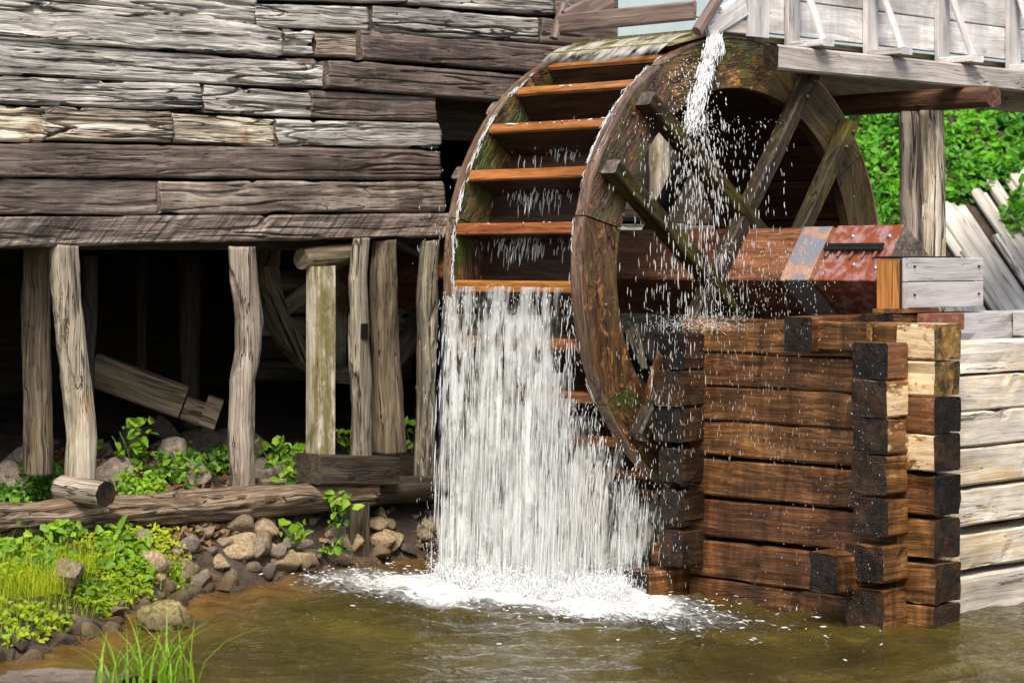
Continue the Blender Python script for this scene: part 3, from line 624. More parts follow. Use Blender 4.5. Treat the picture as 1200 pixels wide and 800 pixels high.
# the face turned to the viewer has normal -DIRS[0] (down-stream, up)
fn = -DIRS[0]; ft = DIRS[1]
if fn.z < 0: fn = -fn
fn = Vector((0, -math.cos(R_(53.5)) , 0)) if False else fn
for dx in (.0,):
    p0 = WC + fn * .192 + ft * (-.17); p1 = WC + fn * .192 + ft * .17
    timber('clasp_wedge', Vector((x0, p0.y, p0.z)), Vector((x0, p1.y, p1.z)), .05, .04, 'paddle', ax, up=tuple(fn), bevel=.006)
for px0, t_ in ((992, .10), (1008, -.08), (1040, .10), (1040, -.10)):
    bolt(Vector((axX(px0 if px0 != 1040 else 1035), 0, 0)) + Vector((0, WC.y, WC.z)) + fn * .1775 + ft * t_, ax, .012, 'rivet', fn)
bx0, bx1 = axX(968), axX(1036)
for kk in (0, .024):
    p = WC + fn * .20 + ft * (.03 - kk)
    timber('iron_bar', Vector((bx0, p.y, p.z)), Vector((bx1, p.y, p.z)), .022, .014, 'iron', ax, up=tuple(fn), bevel=.003)
for j in range(5):
    p = WC + fn * .19 + ft * .02; x = bx0 + .03 + j * (bx1 - bx0 - .06) / 4
    timber('pin', Vector((x, p.y, p.z)), Vector((x - .01, p.y, p.z)) - ft * .06, .014, .014, 'rustblock', ax, up=tuple(fn), bevel=.003)

# ================================================================== TIMBER CRIB
crib = thing('timber_crib', (.9, -.4, WATER), 'wet interlocked timber crib carrying the outer axle bearing', 'timber crib')
FY = -.65; FZ = [(-.302, -.470), (-.474, -.641), (-.645, -.816), (-.820, -.996), (-1.014, -1.203), (-1.222, -1.410), (-1.432, -1.625), (-1.630, -1.95)]
for i, (zt, zb) in enumerate(FZ):                         # front wall, running along the axle
    x1 = 1.715 - (.005 if i % 2 else 0); mt = 'wet'
    box('front_timber', (.20 if i else .16, FY + (.004 if i % 2 else 0), zb), (1.50, FY + .22, zt), ['wet', 'wet_end'], crib, .006, 'X')
    box('front_timber_end', (1.502, FY, zb), (x1, FY + .22, zt), ['mixed' if i < 4 else 'wet', 'mixed_end' if i < 2 else 'wet_end'], crib, .006, 'X')
SZ = [(-.389, -.563), (-.567, -.739), (-.743, -.912), (-.922, -1.10), (-1.122, -1.298), (-1.342, -1.511), (-1.547, -1.95)]
for i, (zt, zb) in enumerate(SZ):                         # side wall towards the right, running along the mill wall direction
    y0 = -.815 - (.006 if i % 2 else 0) - (.03 if i > 4 else 0)
    box('side_timber_end', (1.365 - (.02 if i > 4 else 0), y0, zb), (1.568, FY - .004, zt), ['mixed' if i < 3 else 'wet', 'wet_end'], crib, .006, 'Y')
    ys_ = (FY + .224) if i not in (4, 5) else FY + .37 + .05 * (i - 4)
    if i in (4, 5): box('side_timber', (1.37, FY + .224, zb), (1.572, ys_ - .001, zt), ['mixed', 'wall_end'], crib, .006, 'Y')
    box('side_timber', (1.37, ys_, zb), (1.572, 1.75, zt + (.002 if i else -.01)), ['dry', 'wall_end'], crib, .006, 'Y')
LZ = [(-.375, -.56), (-.563, -.745), (-.750, -.93), (-.96, -1.13), (-1.165, -1.33), (-1.375, -1.56)]
for i, (zt, zb) in enumerate(LZ):                         # left cross wall beside the wheel
    x0 = onY(766 if i < 3 else 774, 500, -.80).x; x1 = onY(802, 500, -.80).x
    box('cross_timber', (x0, -.80 - (.012 if i % 2 else 0), zb), (x1, 1.0, zt), ['wet_dark', 'wet_end'], crib, .008, 'Y')
x0, x1 = onY(728, 660, -.95).x, onY(757, 660, -.95).x
box('foot_timber', (x0, -.93, -1.80), (x1, .2, -1.585), ['wet', 'wet_end'], crib, .01, 'Y')
box('foot_timber', (x0 - .02, -.70, -1.58), (x1 + .12, -.54, -1.47), ['wet', 'wet_end'], crib, .01, 'X')
x0, x1 = onY(947, 655, -1.0).x, onY(981, 655, -1.0).x      # tie with its end standing out low on the front
box('tie_timber', (x0, -1.0, -1.565), (x1, FY - .004, -1.375), ['wet', 'wet_end'], crib, .008, 'Y')
box('tie_ledger', (x1 + .002, -.80, -1.45), (1.36, FY - .004, -1.35), ['wet', 'wet_end'], crib, .008, 'X')
x0, x1 = onY(918, 390, -.74).x, onY(951, 390, -.74).x      # top tie
box('tie_timber', (x0, -.735, -.455), (x1, .55, -.275), ['wet', 'wet_end'], crib, .008, 'Y')
box('top_beam', (x1 + .003, FY - .045, -.44), (1.36, FY - .003, -.298), ['wet', 'mixed_end'], crib, .006, 'X')
box('rear_timber', (.2, .9, -1.9), (1.365, 1.1, -.33), ['wet', 'wet_end'], crib, .006, 'X')
# bearer that carries the bearing, behind the side wall
box('bearer', (1.12, -.42, -.425), (1.32, -.02, -.262), ['wet', 'wet_end'], crib, .006, 'Y')
box('bearer', (1.12, -.018, -.425), (1.32, 1.6, -.262), ['grey', 'wet_end'], crib, .006, 'Y')
box('rear_bearer', (1.325, .62, -.40), (1.56, .76, -.26), ['grey', 'grey'], crib, .006, 'X')
# small top brace between crib and wheel (pale split board)
tag(timber('splash_board', onY(740, 384, -.70), onY(756, 432, -.70), .03, .12, 'post_grey', crib, up=(.7, -.2, .5), h1=.02), 'pale broken board between wheel and crib')
timber('slanted_board', onY(774, 415, -.80), onY(742, 512, -.80), .03, .05, 'wet', crib, up=(1, 0, 0))
# bearing
bear = thing('bearing_block', (1.23, 0, -.25), 'grey boarded bearing box with an orange end block at the axle end', 'bearing box')
box('end_block', (1.15, -.335, -.238), (1.292, -.20, .004), ['orange', 'orange'], bear, .006, 'Z')
box('core_block', (1.16, -.198, -.236), (1.290, .32, -.10), ['dark', 'dark'], bear, .004, 'Y')
for zt, zb in ((.012, -.104), (-.108, -.236)): box('face_board', (1.297, -.318, zb), (1.332, .335, zt), ['grey', 'grey'], bear, .004, 'Y')
box('cover_strip', (1.145, -.338, .008), (1.29, .2, .020), ['iron', 'iron'], bear, .003, 'Y')
box('end_plate', (1.2935, -.34, -.236), (1.3, -.325, .004), 'iron', bear, .002, 'Z')
for y in (-.27, .29):
    for z in (-.03, -.17): bolt(Vector((1.3325, y, z)), bear, .006, 'iron')
rb = box('rusty_block', (1.335, -.245, -.345), (1.43, .02, -.262), 'rustblock', None, .004, 'Y'); tag(rb, 'small rusty steel block under the bearing box', 'steel block')
box('foot_plate', (1.14, -.35, -.26), (1.33, -.05, -.2385), ['wet', 'wet'], bear, .003, 'Y')

# ================================================================== FLUME
flume = thing('flume', (0, 1.5, -1.0), 'pale wooden flume on a trestle feeding water onto the wheel top', 'flume')
def fl(name, lo, hi, mat, grain='Y', bevel=.005): return box(name, lo, hi, [mat, mat], flume, bevel, grain)
FB = 1.245
Yf = lambda px, X=.0: onX(px, 20, X).y
Y9 = 5.6
yb = Yf(870)
for X0, X1, mt, ys_ in ((-.035, 0.0, 'flume', yb), (-1.0, -.965, 'blue', onX(724, 10, -1.).y)):
    for z0, z1, dx in ((0, .195, 0), (.199, .40, .003), (.404, .58, 0)):
        o = fl('side_plank', (X0 + dx, ys_, FB + z0), (X1 + dx, Y9, FB + z1), mt)
        if mt == 'blue': o['label'] = 'far side flume plank with bluish light put into its pale colour'
for i in range(5): fl('floor_plank', (-.964 + i * .186, -.30, FB - .045), (-.964 + i * .186 + .183, Y9, FB - .012), 'mosswood')
# mouth: end boards, sill board and the spill lip
fl('end_post', (.002, Yf(873), FB - .03), (.03, Yf(897), FB + .60), 'flume', 'Z')
timber('wing_board', onX(828, 34, .012) , onX(872, 6, .012), .03, .13, 'flume', flume, nx=4)
timber('wing_batten', onX(817, 38, .03), onX(842, -2, .03), .05, .06, 'brownboard', flume)
fl('wing_foot', (-.02, Yf(845), FB - .02), (.012, Yf(873) - .003, FB + .055), 'flume_beam')
gY = Yf(822) - .02
timber('gate_board', Vector((-.03, gY, FB + .085)), Vector((-1.03, gY, FB + .085)), .03, .105, 'brownboard', flume, nx=4)
timber('gate_batten', Vector((-1.04, gY - .03, FB + .0)), Vector((-1.04, gY + .05, FB + .20)), .05, .045, 'brownboard', flume)
timber('wing_board', Vector((-1.0, gY + .02, FB + .10)), Vector((-1.0, gY + .40, FB + .26)), .03, .13, 'brownboard', flume)
tag(timber('spill_lip', Vector((-.5, -.18, FB - .03)), Vector((-.5, -.50, FB - .105)), .94, .02, 'mosswood', flume, nx=6), 'mossy spill board under the flume mouth')
# brackets: upright, foot and slanting strut
for px in (925, 1017, 1101, 1184, 1262, 1335, 1400):
    y0 = Yf(px - 7); y1 = Yf(px + 7); ym = (y0 + y1) / 2
    fl('upright', (.003, y0, FB - .07), (.035, y1, FB + .60), 'flume', 'Z')
    fl('bracket_foot', (.037, y0, FB - .075), (.27, y1, FB - .038), 'flume', 'X')
    timber('strut', Vector((.235, ym, FB - .036)), Vector((.05, ym, FB + .42)), .055, .03, 'flume', flume, up=(1, 0, 0))
def beam_z(Y, top=True): return None
yB = Yf(912, .2)
timber('bearer_beam', Vector((.15, yB, FB - .150)), Vector((.15, Y9, FB - .150)), .10, .135, 'flume_beam', flume, 'spoke_wet', nx=10, lump=.004)
timber('bearer_beam', Vector((-.85, yB - .0, FB - .150)), Vector((-.85, Y9, FB - .150)), .12, .135, 'flume_beam', flume, 'spoke_wet', nx=10)
for Yc in (1.9, 5.4):
    timber('cross_beam', Vector((-1.3, Yc, FB - .285)), Vector((.37, Yc, FB - .285)), .14, .125, 'redbeam', flume, 'redbeam', nx=8, k=2, bevel=.03, lump=.005)
    if Yc < 3:
        zt = FB - .35; g0 = gnd(-.1, Yc) - .1
        q1 = onY(1092, 300, Yc - .05).x; q2 = onY(1064, 140, Yc - .03).x; q3 = onY(1076, 300, Yc - .03).x
        timber('trestle_post', Vector((q1 + .02, Yc - .05, -1.9)), Vector((q1, Yc - .05, zt)), .15, .15, 'post_pale', flume, up=(1, 0, 0), nx=90, rnd=30, split=.02, furrow=.008, lump=.02)
        timber('trestle_post', Vector((q3 + .02, Yc - .03, -1.9)), Vector((q2 + .01, Yc - .03, zt)), .15, .14, 'post_pale', flume, up=(1, 0, 0), nx=40, rnd=10, furrow=.010, lump=.02)
        timber('trestle_post', Vector((-1.1, Yc, -1.9)), Vector((-1.1, Yc, zt)), .17, .17, 'post_grey', flume, up=(1, 0, 0), nx=30, rnd=12, furrow=.008, lump=.02)
    else:
        for X in (-.1, -1.1): timber('trestle_post', Vector((X, Yc, .0)), Vector((X, Yc, FB - .35)), .17, .17, 'post', flume, up=(1, 0, 0), nx=30, rnd=12, furrow=.008, lump=.02)

# ================================================================== HILLSIDE PLANKS
Fv = Vector((-C7, C7, 0)); Rv = Vector((C7, C7, 0))
def on_hill(px, py, lift=0.):
    a = (px - 600) / FPX; b_ = (HOR - py) / FPX; lo, hi = 8., 40.
    for _ in range(60):
        m_ = (lo + hi) / 2; p = Vector((CX, CY, 0)) + Fv * m_ + Rv * (a * m_)
        if b_ * m_ > float(hill_z(np.array(p.x), np.array(p.y))) : lo = m_
        else: hi = m_
    return p + Vector((0, 0, b_ * m_ + lift))
boards = []
for k_ in range(19):
    t = k_ / 18; x = 1092 + 135 * t + random.uniform(-3, 3); y = 256 - 62 * t + random.uniform(-8, 14)
    if k_ in (5, 6, 11): y += 62
    Ln = random.uniform(130, 210); boards.append(((x, y), (x + Ln * .56, y + Ln * .83), random.choice((16, 19, 23))))
    if k_ % 2 == 0: boards.append(((x - 14, y + 70), (x - 14 + 60, y + 70 + 89), 18))
PLK = []
for k_, (a, b_, wpx) in enumerate(boards):
    A, B = on_hill(*a, lift=.0), on_hill(*b_, lift=.0); up = Fv * -.62 + Vector((0, 0, .78))
    A += up * (.03 + .012 * (k_ % 3)); B += up * (.03 + .012 * (k_ % 3))
    pk = tag(timber('slope_plank', A, B, wpx / FPX * 15.5, .05, 'plank', None, up=tuple(up), nx=8, lump=.01), 'bleached grey plank lying down the green slope right of the flume post', 'plank', 'planks lying down the green slope'); pk['px'] = a[0] - .68 * (a[1] - 250); PLK.append(pk)

# ================================================================== PLANTS
def leaf_field(name, P, Nn, S, tint, mat, label, heart=True):
    """P positions, Nn facing normals, S sizes: one folded five-point leaf each"""
    N = len(P); Nn = Nn / np.linalg.norm(Nn, axis=1, keepdims=True)
    rv = rng.normal(size=(N, 3)); t = np.cross(Nn, rv); t /= np.linalg.norm(t, axis=1, keepdims=True); b2_ = np.cross(Nn, t)
    prof = np.array([(0, -.5, 0), (.42, -.18, .10), (.26, .30, .08), (0, .55, -.08), (-.26, .30, .08), (-.42, -.18, .10), (0, 0, -.04)])
    prof = prof[None] * np.stack([rng.uniform(.55, 1.15, N), rng.uniform(.85, 1.35, N), rng.uniform(.3, 3.2, N)], -1)[:, None]
    V = P[:, None] + S[:, None, None] * (prof[:, :, :1] * t[:, None] + prof[:, :, 1:2] * b2_[:, None] + prof[:, :, 2:] * Nn[:, None])
    T = np.array([(6, 0, 1), (6, 1, 2), (6, 2, 3), (6, 3, 4), (6, 4, 5), (6, 5, 0)])
    Q = (np.arange(N)[:, None, None] * 7 + T[None]).reshape(-1, 3)
    me = npmesh(name, V.reshape(-1, 3), Q, False)
    at = me.attributes.new('tint', 'FLOAT', 'POINT'); at.data.foreach_set('value', np.repeat(tint, 7).astype(np.float32))
    return add(name, me, mat)
# ivy on the slope
def hz_(p): return hill_z(p[:, 0], p[:, 1])
N = 80000; dd = rng.uniform(2.7, 10.0, N); ll = rng.uniform(-.6, 7.0, N)
P = np.stack([-C7 * dd + C7 * ll, C7 * dd + C7 * ll], -1)
pxl = 600 + FPX * ((P[:, 0] - CX) * C7 + (P[:, 1] - CY) * C7) / (-(P[:, 0] - CX) * C7 + (P[:, 1] - CY) * C7)
dist = (-(P[:, 0] - CX) * C7 + (P[:, 1] - CY) * C7); zz = hz_(P); pyl = HOR - FPX * zz / dist
msk = np.ones(N, bool)
pat = fbm(np.stack([P[:, 0] * 1.2, P[:, 1] * 1.2, zz], -1), 3)
bare = (pyl > 262 - (pxl - 1100) * .45 + 60 * (pat - .45)) & (pxl > 1092) & (pat < .53)
keep = ~bare & ((P[:, 0] > -2.2) | (P[:, 1] > 3.1))
P = P[keep]; zz = zz[keep]; N = len(P)
P3 = np.concatenate([P, (zz + .01 + .26 * rng.random(N) * fbm(np.stack([P[:, 0] * 4, P[:, 1] * 4, zz], -1), 2) * 2)[:, None]], 1)
Nn = np.array([.35, -.45, .7]) + rng.normal(size=(N, 3)) * .5
tint = np.clip(fbm(P3 * 3, 3) * 1.1 - .1 + rng.normal(size=N) * .18, 0, 1)
tag(leaf_field('ivy', P3, Nn, rng.uniform(.22, .30, N) ** 2 * rng.uniform(.5, 1.25, N), tint, 'ivy', ''), 'bright green ivy covering the slope behind the flume post', 'ivy', kind='stuff')
# weeds of the left bank, inside the undercroft
def scatter(n_, px, py, spread):   # points on the ground round a picked point of the bank
    pass
def cover(name, n_, f, smin, smax, mat, label, hgt=.10, cat='plants'):
    X = rng.uniform(-3.3, .2, n_ * 12); Y = rng.uniform(-5.2, -.9, n_ * 12); dens = f(X, Y); k_ = rng.random(n_ * 12) < dens; X, Y = X[k_][:n_], Y[k_][:n_]
    N = len(X); z = ground_z(X, Y)
    P = np.stack([X, Y, z + .015 + hgt * rng.random(N) ** 1.2], -1)
    Nn = np.array([.35, -.35, .75]) + rng.normal(size=(N, 3)) * .35
    o = leaf_field(name, P, Nn, rng.uniform(smin, smax, N), np.clip(fbm(P * 2.2, 3) * 1.6 - .32 + rng.normal(size=N) * .22, 0, 1), mat, '')
    return tag(o, label, cat, kind='stuff')
def f_bank(X, Y):
    s = shore_x(Y) - X; n_ = fbm(np.stack([X * 2.5, Y * 2.5, X * 0 + 1], -1), 3)
    return sst(.03, .20, s) * sst(-2.5, -2.95, Y - .25 * (X + 1.8)) * sst(.40, .50, n_) * (X > -1.86)
cover('ground_cover', 5200, f_bank, .022, .06, 'leaf', 'low green weeds covering the bank at lower left', .07)
def f_tall(X, Y): n_ = fbm(np.stack([X * 1.6, Y * 1.6, X * 0 + 3], -1), 2); return f_bank(X, Y) * sst(.42, .5, n_) * .6
cover('tall_weed', 900, f_tall, .025, .075, 'leaf', 'taller broad leaved weeds standing in the low bank cover', .16)
def f_low(X, Y):
    s = shore_x(Y) - X; n_ = fbm(np.stack([X * 3.5, Y * 3.5, X * 0 + 5], -1), 3)
    return sst(-.01, .04, s) * sst(.8, .3, s) * sst(-2.1, -2.6, Y) * sst(.34, .46, n_) * (X > -1.92) * .9
cover('creeping_weed', 6500, f_low, .014, .034, 'leaf_yellow', 'small yellow green creeping weeds along the bank edge', .06)
def f_under(X, Y):
    n_ = fbm(np.stack([X * 2.2, Y * 2.2, X * 0 + 9], -1), 3)
    return sst(.43, .52, n_) * (X < -2.12) * sst(-3.25, -2.6, X) * (Y < -1.05)
cover('undergrowth', 6500, f_under, .018, .048, 'leaf', 'green leafy undergrowth beneath the mill behind the foundation log', .13)
def f_lit(X, Y): s = shore_x(Y) - X; return sst(.08, .2, s) * (Y > -2.9) * (X > -1.98) * .9 + (X < -2.1) * .35
cover('leaf_litter', 2600, f_lit, .02, .05, 'litter', 'brown dead leaves littering the bank soil', .02, 'leaf litter')

# single sprigs one can point at
def sprig(px, py, X, n_, h, label, mat='leaf', sz=.045):
    b0 = onX(px, py, X); t = thing('leafy_sprig', b0, label, 'plant', 'leafy sprigs on the bank')
    for j in range(3):
        tip = b0 + Vector((random.uniform(-.06, .06), random.uniform(-.09, .09), h * random.uniform(.6, 1)))
        timber('stem', b0, tip, .006, .006, M['leaf_stem'], t, up=(1, .1, 0), nx=3, bevel=.001, wob=.01, endj=0)
    N = n_; q = rng.random(N) ** .7; P = np.array(b0)[None] + np.stack([rng.normal(size=N) * .035 + .02, rng.normal(size=N) * .05, q * h], -1)
    o = leaf_field('foliage', P, np.array([.5, -.5, .6]) + rng.normal(size=(N, 3)) * .4, rng.uniform(sz * .7, sz * 1.5, N), np.clip(.55 + rng.normal(size=N) * .25, 0, 1), mat, '')
    o.parent = t; o.matrix_local = WM[t.name].inverted(); return t
M['leaf_stem'] = flat('green_stem', (.08, .16, .03), .6)
for a in ((395, 622, -1.88, 26, .22, 'leafy sprig hanging beside the dark stake'), (347, 636, -1.86, 18, .12, 'small bright sprig on the stones left of the dark stake'),
          (387, 648, -1.84, 9, .09, 'tiny sprig at the foot of the dark stake'), (332, 566, -2.16, 24, .15, 'leafy sprig behind the foundation log left of the square post'),
          (322, 546, -2.3, 30, .16, 'leafy clump beside the crooked post foot'), (350, 548, -2.35, 26, .14, 'leafy clump between crooked post and square post'),
          (155, 546, -2.5, 40, .26, 'tall leafy clump right of the bent post'), (405, 528, -2.35, 22, .12, 'small clump showing between square post and mossy post'),
          (140, 655, -1.75, 20, .14, 'reddish stemmed sprig below the foundation log'), (70, 640, -1.75, 30, .12, 'broad leaved clump under the foundation log at left'),
          (482, 530, -2.4, 18, .22, 'dark green clump right of the thick split post')): sprig(*a)
# grass
def grass_mesh(n_, h, spread, wdt=.006, lean=.5):
    V = []; F = []; 
    for j in range(n_):
        a = random.uniform(0, 6.283); r = spread * math.sqrt(random.random()); bx_, by_ = r * math.cos(a), r * math.sin(a); hh = h * random.uniform(.55, 1.1)
        la = random.uniform(0, 6.283); ln = lean * random.uniform(.2, 1.); wx_, wy_ = -math.sin(la) * wdt, math.cos(la) * wdt; k0 = len(V)
        for q in range(5):
            t = q / 4; f = 1 - t * .95; o_ = ln * hh * t ** 2
            x, y, z = bx_ + math.cos(la) * o_, by_ + math.sin(la) * o_, hh * (t - .35 * ln * t ** 2.5)
            V += [(x - wx_ * f, y - wy_ * f, z), (x + wx_ * f, y + wy_ * f, z)]
        F += [(k0 + q * 2, k0 + q * 2 + 1, k0 + q * 2 + 3, k0 + q * 2 + 2) for q in range(4)]
    me = mesh('grass', V, F); at = me.attributes.new('tint', 'FLOAT', 'POINT')
    at.data.foreach_set('value', np.repeat(rng.uniform(.3, 1, n_), 10).astype(np.float32)); return me
o = add('grass_tuft', grass_mesh(85, .34, .21, .0055, 1.3), 'leaf', None, Matrix.Translation(onZ(172, 803, WATER + .06)))
tag(o, 'bright green grass tuft growing on the rock in the foreground water', 'grass')
for k_, (px, py, X, nn_, h, lb, mt) in enumerate(((10, 730, None, 700, .15, 'yellow green sunlit grass clump at the left edge of the water', 'leaf_yellow'), (48, 716, None, 600, .13, 'fluffy yellow grass clump right of the one at the edge', 'leaf_yellow'), (80, 702, None, 260, .11, 'low yellow grass beside the upright tan boulder', 'leaf_yellow'), (195, 672, -1.62, 60, .13, 'thin grass blades on the bank below the foundation log', 'leaf'), (205, 690, -1.56, 30, .17, 'few grass blades beside the mossy boulder', 'leaf'), (42, 660, -1.5, 160, .2, 'tall grass among the weeds at the left edge', 'leaf_yellow'))):
    p = onX(px, py, X) if X else onZ(px, py, WATER + .03); z = gnd(p.x, p.y); p.z = z - .01
    o = add('grass_clump', grass_mesh(nn_, h, .26 if nn_ > 100 else .1, .0022, .9), mt, None, Matrix.Translation(p)); tag(o, lb, 'grass')

V = []; F = []; TT = []
while len(TT) < 2600:
    X = random.uniform(-1.86, .2); Y = random.uniform(-5., -2.3); s_ = float(shore_x(np.array(Y))) - X
    if s_ < .02 or s_ > 1.1 or random.random() > (1. if Y < -3 else .25): continue
    z = gnd(X, Y); la = random.uniform(0, 6.283); hh = random.uniform(.04, .15); ln = random.uniform(.2, .9); wd = random.uniform(.0012, .003); k0 = len(V); tn = random.random(); TT.append(tn)
    for q_ in range(4):
        t = q_ / 3; o_ = ln * hh * t * t; f_ = (1 - t * .92) * wd
        V += [(X + math.cos(la) * o_ - math.sin(la) * f_, Y + math.sin(la) * o_ + math.cos(la) * f_, z + hh * t), (X + math.cos(la) * o_ + math.sin(la) * f_, Y + math.sin(la) * o_ - math.cos(la) * f_, z + hh * t)]
    F += [(k0 + q_ * 2, k0 + q_ * 2 + 1, k0 + q_ * 2 + 3, k0 + q_ * 2 + 2) for q_ in range(3)]
gme = mesh('grass', V, F); at = gme.attributes.new('tint', 'FLOAT', 'POINT'); at.data.foreach_set('value', np.repeat(TT, 8).astype(np.float32))
tag(add('grass', gme, 'leaf_yellow'), 'thin yellow green grass blades scattered over the left bank', 'grass', kind='stuff')

# ================================================================== STONES
import bmesh
def rock_mesh(sd, sub=3):
    bm = bmesh.new(); bmesh.ops.create_icosphere(bm, subdivisions=sub, radius=.5)
    r_ = random.Random(sd); planes = [(Vector((r_.gauss(0, 1), r_.gauss(0, 1), r_.gauss(0, 1))).normalized(), r_.uniform(.20, .36)) for _ in range(11)]
    co = np.array([v.co for v in bm.verts]); nz = fbm(co * 3.2 + sd * 7.7, 4) - .47; nz2 = fbm(co * 9 + sd * 3.1, 3) - .45
    for v, a, b_ in zip(bm.verts, nz, nz2):
        p = v.co.copy()
        for n_, d_ in planes:
            e = p.dot(n_) - d_
            if e > 0: p -= n_ * e
        v.co = p * (1.25 + a * .22 + b_ * .12)
    me = bpy.data.meshes.new('rock'); bm.to_mesh(me); bm.free(); me.polygons.foreach_set('use_smooth', [True] * len(me.polygons)); return me
RK = [rock_mesh(i, 3) for i in range(10)]
def pitted(sd):
    me = rock_mesh(sd, 5); co = np.zeros(len(me.vertices) * 3); me.vertices.foreach_get('co', co); co = co.reshape(-1, 3)
    d = (fbm(co * 7 + sd, 4) - .47) * .30 - sst(.52, .62, fbm(co * 13 + sd * 2, 3)) * .05
    me.vertices.foreach_set('co', (co * (1 + d)[:, None]).ravel()); me.update(); return me
RK += [pitted(21), pitted(22), pitted(23)]
RKM = {}
def rock(p, s, rot, var, mat, label, name='stone', group=None):
    key = (var, mat)
    if key not in RKM: me = RK[var].copy(); me.materials.append(M[mat]); RKM[key] = me
    F = Matrix.Translation(p) @ Matrix.Rotation(rot, 4, 'Z') @ Matrix.Rotation(random.uniform(-.4, .4), 4, 'X') @ Matrix.Diagonal((*s, 1))
    return tag(add(name, RKM[key], None, None, F), label, 'stone', group)
big = [((76, 678), -1.28, (.20, .14, .20), 'rock', 'upright tan boulder among the weeds at left'),
       ((200, 722), None, (.27, .22, .20), 'rock_moss', 'pitted yellow mossy boulder standing in the water at the bank'),
       ((140, 706), None, (.26, .20, .14), 'rock_moss', 'low mossy boulder at the water edge left of the pitted one'),
       ((215, 692), None, (.24, .16, .09), 'rock_grey', 'flat dark wet stone behind the pitted boulder'),
       ((172, 700), None, (.13, .12, .12), 'rock_moss', 'small mossy stone between the two mossy boulders'),
       ((155, 631), -1.86, (.20, .15, .11), 'rock_grey', 'grey stone wedged under the foundation log at left'),
       ((312, 620), -1.92, (.18, .15, .12), 'rock', 'tan stone tucked under the foundation log right of the crooked post'),
       ((370, 650), None, (.24, .18, .12), 'rock', 'largest pinkish tan stone in the pile below the dark stake'),
       ((260, 668), None, (.17, .14, .11), 'rock', 'tan stone with a dark split at the waterline in mid bank'),
       ((100, 800), None, (.55, .34, .13), 'rock_grey', 'wide grey rock in the foreground water under the grass tuft'),
       ((95, 735), None, (.22, .14, .08), 'rock_grey', 'half sunken grey stone near the yellow grass'),
       ((30, 744), None, (.16, .12, .07), 'rock_grey', 'small sunken stone at the foot of the yellow grass')]
for k_, (pp, X, s, mt, lb) in enumerate(big):
    p = onX(*pp, X) if X else onZ(*pp, WATER + s[2] * .22)
    rock(p, [v * 1.15 for v in s], random.uniform(0, 6), (10 + k_ % 3) if mt == 'rock_moss' or k_ in (0, 9) else k_ % 10, mt, lb, 'boulder' if max(s) > .2 else 'stone')
cnt = 0; PILE = []; RUB = []
for k_ in range(900):                    # the pile along the waterline
    Y = random.uniform(-4.4, -.25) if random.random() < .3 else random.uniform(-2.75, -.25); s = random.uniform(-.10, .26) if Y > -2.8 else random.uniform(-.12, .08) ; X = float(shore_x(np.array(Y))) - s
    if s > .2 and random.random() > .5: continue
    sz = random.choice((.04, .05, .06, .08, .10, .13)) * random.uniform(.8, 1.2)
    z = gnd(X, Y) + sz * .10 + random.uniform(-.01, .02)
    PILE.append(rock((X, Y, z), (sz * random.uniform(1, 1.6), sz * random.uniform(.9, 1.3), sz * random.uniform(.7, 1.)), random.uniform(0, 6), random.randrange(10), random.choice(('rock', 'rock', 'rock', 'rock_grey')), 'small rough tan stone in the pile along the waterline under the mill', 'stone', 'stones piled along the waterline'))
    cnt += 1
    if cnt >= 230: break
for k_ in range(30):                     # undercroft rubble
    X = random.uniform(-3.9, -2.35); Y = random.uniform(-4.2, -.9); sz = random.uniform(.12, .32)
    RUB.append(rock((X, Y, gnd(X, Y) + sz * .2), (sz * 1.3, sz, sz * .75), random.uniform(0, 6), random.randrange(10), 'rock_grey', 'dim grey rubble stone in the dark undercroft beneath the mill', 'stone', 'rubble stones in the undercroft'))

ORD = ('first second third fourth fifth sixth seventh eighth ninth tenth eleventh twelfth thirteenth fourteenth fifteenth sixteenth seventeenth eighteenth nineteenth twentieth').split()
def nth(k_):
    return ORD[k_ - 1] if k_ <= 20 else 'twenty-' + ORD[k_ - 21] if k_ < 30 else 'thirtieth' if k_ == 30 else 'thirty-' + ORD[k_ - 31] if k_ < 40 else 'fortieth or so'
for k_, o in enumerate(sorted(PLK, key=lambda q: q['px'])): o['label'] = '%s bleached plank on the green slope counting rightward from the flume post' % nth(k_ + 1); del o['px']
def left_right(o):
    p = WM[o.name].translation; x, y = p.x - CX, p.y - CY; return 600 + FPX * (x + y) / (y - x)
zones = ((130, 'under the yellow grass'), (250, 'around the mossy boulders'), (330, 'below the crooked post'), (400, 'left of the dark stake'), (445, 'at the dark stake'), (9999, 'beside the waterfall'))
bins = {}
for o in sorted(PILE, key=left_right):
    z = WM[o.name].translation.z - WATER; row = 'at the waterline' if z < .07 else ('in the middle row' if z < .18 else 'in the upper row')
    zn = next(b_ for a, b_ in zones if left_right(o) < a); c_ = 'grey' if 'grey' in o.data.materials[0].name else 'tan'; k_ = bins[(zn, row, c_)] = bins.get((zn, row, c_), 0) + 1
    o['label'] = '%s %s stone from the left %s %s' % (nth(k_), c_, row, zn)
for k_, o in enumerate(sorted(RUB, key=left_right)): o['label'] = '%s rubble stone from the left in the dark undercroft beneath the mill' % nth(k_ + 1)

